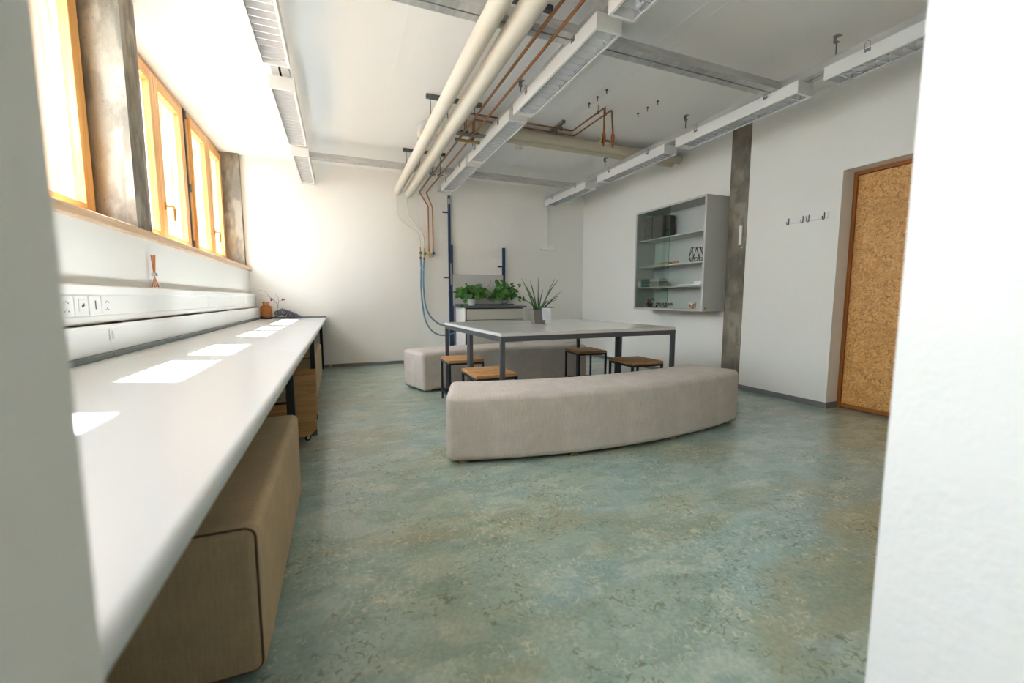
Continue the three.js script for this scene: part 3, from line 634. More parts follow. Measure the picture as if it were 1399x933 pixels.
// ------------------------------------------------------------------ ceiling rails, lamps, beams
const LY0 = 2.67, LY1 = 2.765, RY1 = 2.835;
function channel(w, h, slot, len) { // box section with a slot along its underside, along -z
  const s = new THREE.Shape([[-w / 2, 0], [-slot / 2, 0], [-slot / 2, .012], [-w / 2 + .006, .012], [-w / 2 + .006, h - .006], [w / 2 - .006, h - .006], [w / 2 - .006, .012], [slot / 2, .012], [slot / 2, 0], [w / 2, 0], [w / 2, h], [-w / 2, h]].map(p => new THREE.Vector2(...p)));
  return metreUV(new THREE.ExtrudeGeometry(s, { depth: len, bevelEnabled: false }), 0);
}
const rowX = { window: -.35, middle: 1.585, door: 3.51 };
for (const [k, x] of Object.entries(rowX)) {
  const who = { window: 'nearest the windows', middle: 'beside the pipes', door: 'nearest the door wall' }[k];
  const r = thing('mounting_rail', 'long aluminium ceiling rail carrying the lamp row ' + who, 'rail', [x, LY1, -3.6]);
  obj('channel', channel(.12, RY1 - LY1, .014, 6.56).translate(0, 0, -3.33), M.alu, r);
  for (const z of [-.7, -2.19, -3.676, -5.162]) {
    obj('rod', cyl(.004, .004, CE - RY1 - .045, 0, RY1 - LY1, z + 3.6, 8), M.zinc, r);
    obj('bracket', [bb(-.016, .016, CE - LY1 - .05, CE - LY1, z + 3.585, z + 3.588), bb(-.016, .016, CE - LY1 - .05, CE - LY1 - .046, z + 3.585, z + 3.615), bb(-.016, .03, CE - LY1 - .004, CE - LY1, z + 3.58, z + 3.62), cyl(.006, .006, .02, 0, CE - LY1 - .065, z + 3.6, 6)], M.steel, r);
  }
}
const lampProto = (() => {
  const t = new THREE.Group(), L = 1.32, w = .182, h = LY1 - LY0;
  const q = [];
  q.push(bb(-w / 2, w / 2, h - .004, h, -L / 2, L / 2));
  for (const s of [-1, 1]) { q.push(bb(s * w / 2, s * (w / 2 - .004), 0, h - .004, -L / 2, L / 2)); q.push(bb(-w / 2 + .004, w / 2 - .004, 0, h - .004, s * L / 2, s * (L / 2 - .02))); q.push(bb(s * (w / 2 - .004), s * (w / 2 - .016), .0, .005, -L / 2 + .02, L / 2 - .02)); }
  obj('housing', q, M.lampWhite, t);
  // curved side reflectors
  const refl = s => { const g = new THREE.PlaneGeometry(1, L - .04, 8, 1).rotateX(-Math.PI / 2), p = g.attributes.position; for (let i = 0; i < p.count; i++) { const u = p.getX(i) + .5; p.setX(i, s * mix(.074, .012, u * u)); p.setY(i, mix(.006, .078, Math.sqrt(u))); } g.computeVertexNormals(); return g; };
  const m = M.mirror.clone(); m.side = THREE.DoubleSide;
  for (const s of [-1, 1]) obj('reflector', refl(s), m, t);
  const N = 17, bladeMat = M.blade_metal, blade = flat(ext([[-.0026, .003], [.0026, .003], [.003, .02], [.0042, .042], [.006, .05], [-.006, .05], [-.0042, .042], [-.003, .02]], .14).translate(0, 0, -.07).rotateY(Math.PI / 2));
  for (let i = 1; i < N; i++) { const b = obj('louver_blade', blade, bladeMat, t); b.geometry = blade; b.position.z = -L / 2 + .02 + (L - .04) * i / N; }
  obj('fluorescent_tube', new THREE.CylinderGeometry(.008, .008, L - .06, 12).rotateX(Math.PI / 2).translate(0, .062, 0), M.tubeGlass, t);
  for (const z of [-.38, .38]) obj('hanger_clip', [tube([[-w / 2 - .003, h - .03, z - .016], [-w / 2 - .003, h + .03, z - .016], [-w / 2 - .003, h + .042, z], [-w / 2 - .003, h + .03, z + .016], [-w / 2 - .003, h - .03, z + .016]], .0022, 6), bb(-w / 2 - .004, -w / 2, h - .03, h - .01, z - .02, z + .02)], M.steel, t);
  return t;
})();
for (const [row, far, label] of [
  ['window', -3.527, 'louvred lamp nearest the doorway in the row by the windows'], ['window', -5.2, 'louvred lamp in the middle of the row by the windows'], ['window', -6.86, 'louvred lamp at the end wall in the row by the windows'],
  ['middle', -2.2, 'louvred lamp nearest the doorway in the row beside the pipes'], ['middle', -3.636, 'louvred lamp second from the doorway in the row beside the pipes'], ['middle', -5.06, 'louvred lamp third from the doorway in the row beside the pipes'], ['middle', -6.49, 'louvred lamp above the blue post in the row beside the pipes'],
  ['door', -2.208, 'louvred lamp above the chipboard door in the row by the door wall'], ['door', -3.72, 'louvred lamp in front of the concrete column by the door wall'], ['door', -5.21, 'louvred lamp above the wall cabinet by the door wall'], ['door', -6.85, 'louvred lamp at the end wall in the row by the door wall']]) {
  const l = lampProto.clone(); l.name = numbered('ceiling_lamp'); scene.add(l);
  l.position.set(rowX[row], LY0, far + .66); tag(l, label, 'ceiling lamp', 'louvred ceiling lamps in three rows');
}
for (const [z, w, who] of [[-2.63, .13, 'near the doorway'], [-5.92, .11, 'near the end wall']]) for (const [a, b, between] of [['window', 'middle', 'window and middle lamp rows'], ['middle', 'door', 'middle and door-side lamp rows']]) {
  const x0 = rowX[a] + .061, x1 = rowX[b] - .061;
  const g = channel(w, .06, .012, x1 - x0).rotateY(Math.PI / 2).translate(x0, LY1 + .002, z);
  const o = thing('cross_channel', `aluminium cross channel ${who} between the ${between}`, 'channel', [(x0 + x1) / 2, LY1, z]);
  obj('profile', g, M.alu, o).position.set(-(x0 + x1) / 2, -LY1, -z);
  obj('end_bracket', [bb(x0, x0 + .03, LY1 + .06, LY1 + .066, z - .03, z + .03), bb(x1 - .03, x1, LY1 + .06, LY1 + .066, z - .03, z + .03)], M.steel, o).position.set(-(x0 + x1) / 2, -LY1, -z);
}

// ------------------------------------------------------------------ pipes under the ceiling
const zEnd = -6.82;
function longPipe(x, y, r, label) {
  const p = thing('insulated_pipe', label, 'pipe', [x, y, -3.5], 0, 'cream insulated pipes under the ceiling');
  obj('jacket', new THREE.CylinderGeometry(r, r, 6.5, 32).rotateX(Math.PI / 2).translate(0, 0, -.07 ), M.jacket, p);
  obj('end_cap', lathe([[r, 0], [r * .98, .012], [r * .8, .03], [r * .4, .04], [0, .042]], 32).rotateX(-Math.PI / 2).translate(0, 0, -3.32), M.jacket, p);
  for (const z of [-1.2, -3.0, -4.8, -6.0]) obj('jacket_joint', new THREE.CylinderGeometry(r + .0012, r + .0012, .02, 32, 1, true).rotateX(Math.PI / 2).translate(0, 0, z + 3.5), M.jacket, p);
  return p;
}
longPipe(.885, 2.685, .058, 'thinner cream insulated pipe on the window side of the pair');
longPipe(1.053, 2.675, .068, 'thicker cream insulated pipe next to the copper pipes');
function crossDuct(z, y, r, xe, yd, label) {
  const d = thing('insulated_duct', label, 'duct', [2.6, y, z], 0, 'insulated cross pipes below the ceiling');
  obj('jacket', new THREE.CylinderGeometry(r, r, XR - xe - r - .02, 28).rotateZ(Math.PI / 2).translate((XR + xe + r + .02) / 2 - 2.6, 0, 0), M.duct, d);
  const Q = []; for (let i = 0; i <= 10; i++) { const a = i / 10 * Math.PI / 2; Q.push(V(xe + (r + .02) * (1 - Math.sin(a)) - 2.6, -(r + .02) * (1 - Math.cos(a)), 0)); }
  obj('elbow', sweep(Q, r, 24), M.elbow, d, 'pale grey elbow');
  obj('riser', cyl(r, r, y - r - .02 - yd, xe - 2.6, yd - y, 0, 24), M.jacket, d);
}
crossDuct(-4.56, 2.892, .056, 1.053, 2.745, 'insulated cross pipe nearer the doorway, running to the door wall');
crossDuct(-4.71, 2.894, .054, .885, 2.745, 'insulated cross pipe nearer the end wall, running to the door wall');
const CX = [1.222, 1.33], CY = 2.71;
[[1.364, 2.511, 1.8], [1.432, 2.5, 1.79]].forEach(([xe, ym, yb], i) => {
  const p = thing('copper_pipe', ['long copper pipe next to the thick insulated pipe', 'long copper pipe with dark marking bands next to the lamp row'][i], 'pipe', [CX[i], CY, -3.5], 0, 'copper pipes under the ceiling');
  obj('pipe', tube([[0, 0, 3.185], [0, 0, -3.34], [xe - CX[i], ym - CY, -3.385], [xe - CX[i], yb - CY, -3.385]], .0105, 12), M.copper, p);
  if (i) for (const z of [-1.73, -4.55]) { obj('marking_band', new THREE.CylinderGeometry(.0112, .0112, .075, 14, 1, true).rotateX(Math.PI / 2).translate(0, 0, z + 3.5), M.black, p, 'dark marking band'); obj('marking_patch', new THREE.CylinderGeometry(.0115, .0115, .02, 14, 1, true).rotateX(Math.PI / 2).translate(0, 0, z + 3.5), M.whitePlastic, p); }
});
// copper gas branches to the hanging taps
[[2.5, -4.328, 1.26], [2.588, -4.443, 1.37]].forEach(([xe, z, xs], i) => {
  const y = 2.925 - i * .004;
  const p = thing('gas_branch_pipe', ['copper branch pipe nearer the doorway leading to the hanging taps', 'copper branch pipe nearer the cross pipes leading to the hanging taps'][i], 'pipe', [xe, y, z], 0, 'copper branch pipes to the hanging taps');
  obj('pipe', tube([[xs - xe, CY + .012 - y, 0], [xs - xe, 0, 0], [0, 0, 0], [0, 0, -3.71 - z], [.012 * i, -.2275 + .004 * i, -3.71 - z + .01 * i]], .0085, 10), M.copper, p);
  const tp = thing('gas_tap', ['red-brown hanging gas tap with the yellow dial', 'red-brown hanging gas tap without a dial'][i], 'tap', [xe + .012 * i, 2.575, -3.71 + .01 * i], 0, 'hanging gas taps');
  obj('body', lathe([[0, 0], [.009, 0], [.011, .02], [.016, .025], [.018, .03], [.018, .095], [.014, .112], [.0095, .12]], 14), M.red, tp);
  obj('nozzle', lathe([[.006, -.015], [.008, -.012], [.008, .002], [0, .002]], 10), M.copper, tp);
  if (!i) { obj('dial', cyl(.028, .028, .014, 0, 0, 0, 20).rotateZ(Math.PI / 2).translate(-.03, .04, .005), M.zinc, tp); obj('dial_ring', new THREE.TorusGeometry(.028, .004, 8, 20, 2.6).rotateZ(2).rotateY(Math.PI / 2).translate(-.047, .04, .005), M.yellowCap, tp, 'yellow ring'); obj('valve_stem', cyl(.009, .009, .1, 0, 0, 0, 10).rotateZ(-Math.PI / 2).translate(-.03, .04, .005), M.zinc, tp); }
});
{
  const c = thing('clamp_channel', 'short dark ceiling channel clamping the gas branch pipes', 'bracket', [2.358, CE, -4.42]);
  obj('channel', bb(-.018, .018, -.03, 0, -.17, .15), M.steel, c);
  for (const z of [.092, -.023]) obj('clamp', [new THREE.TorusGeometry(.017, .004, 8, 16).rotateY(Math.PI / 2).translate(0, z < 0 ? -.08 : -.076, z), cyl(.003, .003, .035, 0, -.065, z, 6), bb(-.008, .008, -.07, -.056, z - .014, z + .014, .002)], M.zinc, c);
  const h = thing('pipe_hanger', 'thin rods holding the gas branch pipes near the hanging taps', 'bracket', [2.54, CE, -3.82]);
  for (const x of [-.04, .048]) obj('rod', [cyl(.003, .003, .075, x, -.075, 0, 6), new THREE.TorusGeometry(.0135, .004, 8, 16).translate(x, -.076, 0)], M.zinc, h);
  for (const x of [2.392, 2.992]) for (const z of [-3.517, -3.667, -3.817]) {
    const b = thing('ceiling_bolt', `spare ceiling bolt on the ${x < 2.5 ? 'pipe' : 'door'} side of the taps, ${z > -3.6 ? 'nearest the doorway' : z > -3.7 ? 'middle of its three' : 'nearest the cross pipes'}`, 'bolt', [x, CE, z], 0, `spare ceiling bolts on the ${x < 2.5 ? 'pipe' : 'door'} side of the taps`);
    obj('shank', cyl(.004, .004, .045, 0, -.045, 0, 8), M.zinc, b); obj('washer', cyl(.013, .013, .005, 0, -.012, 0, 10), M.zinc, b);
  }
  const sd = thing('smoke_detector', 'round white smoke detector on the ceiling', 'smoke detector', [2.215, CE, -5.2]);
  obj('base', lathe([[0, -.012], [.05, -.012], [.052, 0], [0, 0]], 24), M.whitePlastic, sd); obj('head', lathe([[0, -.05], [.025, -.048], [.036, -.036], [.042, -.016], [.042, -.012], [0, -.012]], 24), M.whitePlastic, sd);
  obj('vent_ring', new THREE.TorusGeometry(.038, .0025, 6, 24).rotateX(Math.PI / 2).translate(0, -.03, 0), M.cabGrey, sd);
}
for (const [z, l] of [[-2.72, 'nearest the doorway'], [-4.25, 'beside the copper branch pipes'], [-5.83, 'nearest the end wall']]) {
  const s = thing('pipe_support', 'ceiling strut with rods holding the pipe bundle ' + l, 'bracket', [1.12, CE, z]);
  obj('strut', bb(.845 - 1.12, 1.4 - 1.12, -.035, 0, -.02, .02), M.zinc, s);
  for (const [x, y, r] of [[.885, 2.685, .058], [1.053, 2.675, .068], [CX[0], CY, .0105], [CX[1], CY, .0105]].slice(0, z > -3 ? 2 : 4)) {
    obj('rod', cyl(.0042, .0042, CE - .032 - y - r - .004, x - 1.12, y + r + .004 - CE, 0, 8), M.zinc, s);
    if (r < .02) obj('clamp', [new THREE.TorusGeometry(r + .006, .004, 8, 18).translate(x - 1.12, y - CE, 0), bb(x - 1.12 - r - .03, x - 1.12 - r - .009, y - CE - .006, y - CE + .006, -.008, .008), bb(x - 1.12 + r + .009, x - 1.12 + r + .03, y - CE - .006, y - CE + .006, -.008, .008)], M.zinc, s);
  }
}
{ // valve block where the branches leave
  const v = thing('valve_block', 'small valve block with knobs where the copper branches leave', 'valve', [1.29, 2.69, -4.38]);
  obj('bar', bb(-.11, .13, -.03, -.012, -.02, .02, .004), M.brass, v); obj('plate', bb(-.17, .19, .046, .05, -.05, .04), M.steel, v);
  for (const x of [-.11, .13]) obj('knob', cyl(.018, .018, .022, 0, 0, 0, 14).rotateZ(Math.PI / 2).translate(x, -.02, 0), M.steel, v);
}

// ------------------------------------------------------------------ end wall
const ZW = ZF + .06;
const wp = (u, v, z = ZW) => pZ(500 + u / 3.456, 230 + v / 3.456, z);
[[[145, 128], [146, 170], [152, 222], [185, 258], [238, 300], [252, 330], [255, 366]], [[195, 136], [196, 180], [203, 225], [232, 262], [262, 300], [273, 330], [275, 376]]].forEach((q, i) => {
  tag(obj('supply_tube', tube(q.map(p => wp(...p)), .009, 10, 40, true), M.cream), ['thin cream tube from the thinner insulated pipe to a green valve', 'thin cream tube from the thicker insulated pipe to a green valve'][i], 'tube', 'cream tubes on the end wall');
});
const valve = (u, v, cap, label, low) => {
  const p = wp(u, v), t = thing('wall_valve', label, 'valve', [p.x, p.y, p.z], 0, 'small pipe valves on the end wall');
  obj('body', [cyl(.0095, .0095, .07, 0, .02, 0, 12), cyl(.013, .013, .05, 0, -.03, 0, 10), cyl(.01, .012, low, 0, -.03 - low, 0, 12)], M.brass, t);
  obj('handle', [cyl(.022, .022, .02, 0, 0, 0, 8).rotateX(Math.PI / 2).translate(0, 0, .03), cyl(.006, .006, .03, 0, 0, 0, 8).rotateX(Math.PI / 2).translate(0, 0, .01)], cap, t);
};
valve(257, 400, M.greenCap, 'pipe valve with green handle further from the blue post', .03); valve(277, 403, M.greenCap, 'pipe valve with green handle beside the yellow one', .03); valve(299, 402, M.yellowCap, 'pipe valve with yellow handle', .035); valve(317, 402, M.blueCap, 'pipe valve with blue handle', .03);
[[[258, 425], [260, 470], [260, 560], [268, 650], [282, 720], [310, 765], [350, 787], [392, 785], [420, 774]], [[275, 428], [271, 480], [272, 570], [282, 650], [305, 700], [335, 728], [362, 741], [392, 744]]].forEach((q, i) => {
  const h = thing('blue_hose', ['blue-grey hose hanging in the longer loop', 'blue-grey hose hanging in the shorter loop'][i], 'hose', [0, 0, 0], 0, 'blue-grey hoses on the end wall');
  const c = wp(...q[3]);
  const P = q.map((p, k) => wp(...p, ZW + .018 + .012 * i).sub(c)); h.position.copy(c);
  obj('hose', tube(P, .0125, 12, 60, true), M.hose, h);
  for (const k of i ? [1] : [1, 5]) { const a = P[k]; if (k < 3) obj('clip', new THREE.TorusGeometry(.0135, .003, 8, 16).rotateX(Math.PI / 2).translate(a.x, a.y, a.z), M.whitePlastic, h); }
  const e = P[0]; obj('ferrule', cyl(.0145, .0145, .035, e.x, e.y - .012, e.z, 12), M.black, h);
});
{
  const cl = wp(275, 662); const t = thing('hose_clip', 'pale clip tying the two blue hoses together', 'clip', [cl.x, cl.y, cl.z]);
  obj('band', bb(-.035, .035, -.008, .008, .014, .02, .003), M.whitePlastic, t); obj('wall_stud', cyl(.006, .006, .04, 0, 0, 0, 8).rotateX(-Math.PI / 2).translate(0, 0, .016), M.whitePlastic, t);
}
function post(x0, x1, y1, label, pegs) {
  const xc = (x0 + x1) / 2, p = thing('blue_post', label, 'post', [xc, 0, ZF + .025], 0, 'dark blue wall posts');
  obj('profile', bb(-(x1 - x0) / 2, (x1 - x0) / 2, 0, y1, -.024, .02, .004), M.blue, p);
  obj('slot', bb(-.006, .006, .3, y1 - .05, .02, .0205), M.blackSteel, p);
  for (const y of pegs) { obj('peg', [bb(-.11, -(x1 - x0) / 2, y - .012, y + .012, -.005, .015, .003)], M.blue, p); }
  return p;
}
const p1 = post(1.694, 1.732, 2.715, 'tall dark blue wall post beside the hoses', [2.445, 1.395]);
obj('doubler', bb(.019, .05, 0, 1.93, -.02, .026, .004), M.blue, p1); obj('cover_strip', bb(.004, .02, 1.27, 1.63, .026, .03), M.cabGrey, p1, 'light grey strip'); obj('label_plate', bb(-.019, .019, 2.58, 2.66, .02, .023), M.cabGrey, p1); obj('cable_clip', bb(-.03, -.019, 1.08, 1.18, -.01, .015), M.cabGrey, p1);
post(2.645, 2.69, 1.92, 'shorter dark blue wall post behind the right-hand pothos', [1.597]);
tag(obj('splash_panel', bb(1.752, 2.642, .93, 1.452, ZF + .05, ZF + .068, .003), M.board), 'plain light grey panel between the two blue posts', 'panel');
{
  const ZC = -6.35, c = thing('sink_cabinet', 'low cream cabinet with dark top carrying the trailing plants', 'cabinet', [2.29, 0, (ZF + ZC) / 2]);
  const pt = (n, g, m) => obj(n, g, m, c).position.set(-2.29, 0, -(ZF + ZC) / 2);
  pt('body', [bb(1.812, 2.795, .08, .9, ZF + .07, ZC - .02)], M.blackSteel); pt('side_panel', bb(1.795, 1.81, .05, .9, ZF + .07, ZC, .002, 1), M.whitePlastic); pt('plinth', bb(1.83, 2.78, 0, .08, ZF + .1, ZC - .06), M.slab);
  pt('side_panel', bb(2.795, 2.81, .05, .9, ZF + .07, ZC, .002, 1), M.whitePlastic); pt('drawer_front', bb(1.832, 2.792, .718, .885, ZC - .02, ZC, .003), M.drawer); for (const [a, b] of [[1.832, 2.31], [2.316, 2.792]]) pt('door_front', bb(a, b, .09, .708, ZC - .02, ZC, .003), M.drawer);
  pt('worktop', bb(1.772, 2.84, .904, .935, ZF + .07, ZC + .03, .004), M.slab); pt('back_lip', bb(1.78, 2.84, .935, .96, ZF + .07, ZF + .085, .002), M.slab);
  const k = thing('ledge', 'narrow pale ledge on the grey panel holding tiny pots', 'shelf', [2.25, 1.165, ZF + .1]);
  obj('board', bb(-.25, .26, -.012, 0, -.03, .05, .002, 1), M.cabGrey, k); obj('bracket', bb(-.02, .02, -.07, -.012, -.03, -.02), M.cabGrey, k);
}
// leaves
const leafGeo = [0, 1, 2].map(k => {
  const pos = [], idx = [], n = 7, W = [0, .62, .92, 1, .86, .6, .3, 0];
  for (let i = 0; i <= n; i++) { const t = i / n, w = W[i] * (.36 + .03 * k), back = i < 2 ? -.12 * (1 - i / 2) : 0, y = -.25 * t * t - .06 * k * t; pos.push(-w, y - .06 * w, t + (i === 1 ? -.14 : 0) + back * 0, 0, y - .1 * Math.sin(t * 3), t, w, y - .06 * w, t + (i === 1 ? -.14 : 0)); if (i) { const o = (i - 1) * 3; idx.push(o, o + 3, o + 1, o + 1, o + 3, o + 4, o + 1, o + 4, o + 2, o + 2, o + 4, o + 5); } }
  const g = new THREE.BufferGeometry(); g.setAttribute('position', new THREE.Float32BufferAttribute(pos, 3)); g.setIndex(idx); g.computeVertexNormals(); return flat(g);
});
function trailingPlant(label, pos, R, H, n, potR, potH, potMat, trail, sd) {
  const p = thing('pothos_plant', label, 'potted plant', pos, 0, 'trailing plants on the sink cabinet'); seed = sd;
  obj('pot', lathe([[0, 0], [potR * .78, 0], [potR, potH], [potR * .92, potH], [potR * .72, .01], [0, .01]], 24), potMat, p); obj('soil', cyl(potR * .9, potR * .9, .004, 0, potH * .9, 0, 20), M.soil, p);
  const top = V(0, potH, 0), stems = [];
  const put = (at, dir, s) => { const m = new THREE.Mesh(leafGeo[(rnd() * 3) | 0], M.leaf[(rnd() * 4) | 0]); m.name = 'leaf'; m.castShadow = m.receiveShadow = true; m.position.copy(at); m.up.set(at.x * .8 + rr(-.15, .15), .12 + rr(0, .15), .25 + Math.max(0, at.z)).normalize(); m.lookAt(at.clone().add(dir)); m.rotateZ(rr(-.45, .45)); m.scale.setScalar(s); p.add(m); };
  // lookAt is resolved in local space because leaves are oriented before the plant is moved
  const base = p.position.clone(); p.position.set(0, 0, 0); p.updateMatrixWorld(true);
  for (let i = 0; i < n; i++) {
    const a = rr(0, Math.PI * 2), e = Math.asin(rr(-.55, 1)), r = Math.sqrt(rr(.12, 1));
    const at = V(Math.cos(a) * Math.cos(e) * R * r, potH * .95 + H * .42 * (1 + Math.sin(e) * r * 1.05) - H * .1, Math.sin(a) * Math.cos(e) * R * .72 * r);
    const low = at.y < .12; if (low) at.y = .1 + rnd() * .04;
    if (i % 2 === 0) stems.push(tube([top, V(at.x * .35, mix(potH, at.y, .7), at.z * .35), at], .002, 5, 8, true));
    put(at, V(at.x * .9 + rr(-.1, .1), low ? rr(-.02, .08) : rr(-.16, .06), .03 + rr(-.03, .05)), low ? rr(.05, .08) : rr(.06, .1));
  }
  for (const t of trail) { const q = t.map(v => V(...v)); stems.push(tube([top, ...q], .002, 5, 16, true)); q.forEach((v, i) => { for (let k = 0; k < 2; k++) put(v.clone().add(V(rr(-.015, .015), rr(0, .015), 0)), V(rr(-.1, .1), rr(0, .08), .04), rr(.05, .075)); }); }
  obj('stem', stems, M.stem, p); p.position.copy(base);
}
trailingPlant('bushy trailing plant in a white pot beside the tall blue post', [1.985, .936, -6.6], .225, .3, 125, .065, .11, M.whitePlastic, [[[.2, .2, .08], [.26, .14, .1], [.3, .09, .12]], [[.18, .12, .12], [.24, .09, .16], [.28, .07, .17]], [[-.14, .1, .1], [-.2, .05, .3], [-.22, -.03, .34]]], 21);
trailingPlant('bushy trailing plant in a silver cup next to the grey panel', [2.545, .936, -6.55], .19, .42, 130, .05, .085, M.chrome, [[[.2, .22, .06], [.25, .12, .1], [.26, .08, .12]], [[.17, .1, .1], [.22, .07, .14]], [[-.13, .14, .1], [-.16, .09, .12]], [[.2, .24, .02], [.245, .3, .02], [.27, .32, .02]]], 43);
{
  const LZ = ZF + .11, LY = 1.166;
  for (const [x, l, m] of [[2.16, 'tiny dark seedling pot on the pale ledge', M.leaf[1]], [2.245, 'tiny pot with a red-tipped cactus on the pale ledge', M.leaf[0]]]) { const c = thing('tiny_pot', l, 'potted plant', [x, LY, LZ]); obj('pot', lathe([[0, 0], [.018, 0], [.024, .025], [.02, .025], [0, .02]], 14), M.grout, c); obj('plant', [0, 1, 2, 3, 4].map(i => new THREE.IcosahedronGeometry(.015, 1).translate(Math.cos(i * 1.3) * .012, .036 + .004 * (i % 2), Math.sin(i * 1.3) * .012)), m, c); if (x > 2.2) obj('bud', new THREE.IcosahedronGeometry(.009, 1).translate(.004, .052, .012), M.berry, c); }
  const t = thing('white_jar', 'small white jar with a dry stalk on the pale ledge', 'jar', [2.335, LY, LZ]);
  obj('jar', lathe([[0, 0], [.022, 0], [.024, .05], [.014, .06], [.014, .075], [.011, .075], [0, .05]], 16), M.whitePlastic, t); obj('stalk', tube([[0, .07, 0], [.04, .12, .01], [.06, .17, .01], [.05, .2, .01]], .004, 6, 12, true), M.twig, t);
}
{ // conduit and sockets
  const c = thing('cable_conduit', 'white vertical cable conduit with a row of sockets at its foot', 'conduit', [3.53, 1.96, ZF]);
  obj('duct', bb(-.018, .018, .03, .78, 0, .024, .003), M.whitePlastic, c);
  obj('back_box', bb(-.155, .185, -.038, .038, 0, .045, .005), M.whitePlastic, c);
  for (const x of [-.1, .015, .13]) { const s = obj('socket', bb(x - .046, x + .046, -.032, .032, .045, .051, .003), M.whitePlastic, c); for (const [a, b] of [[-.01, 0], [.01, 0], [0, .008]]) obj('hole', cyl(.003, .003, .001, 0, 0, 0, 8).rotateX(Math.PI / 2).translate(x + a, b, .0512), M.black, s); }
}

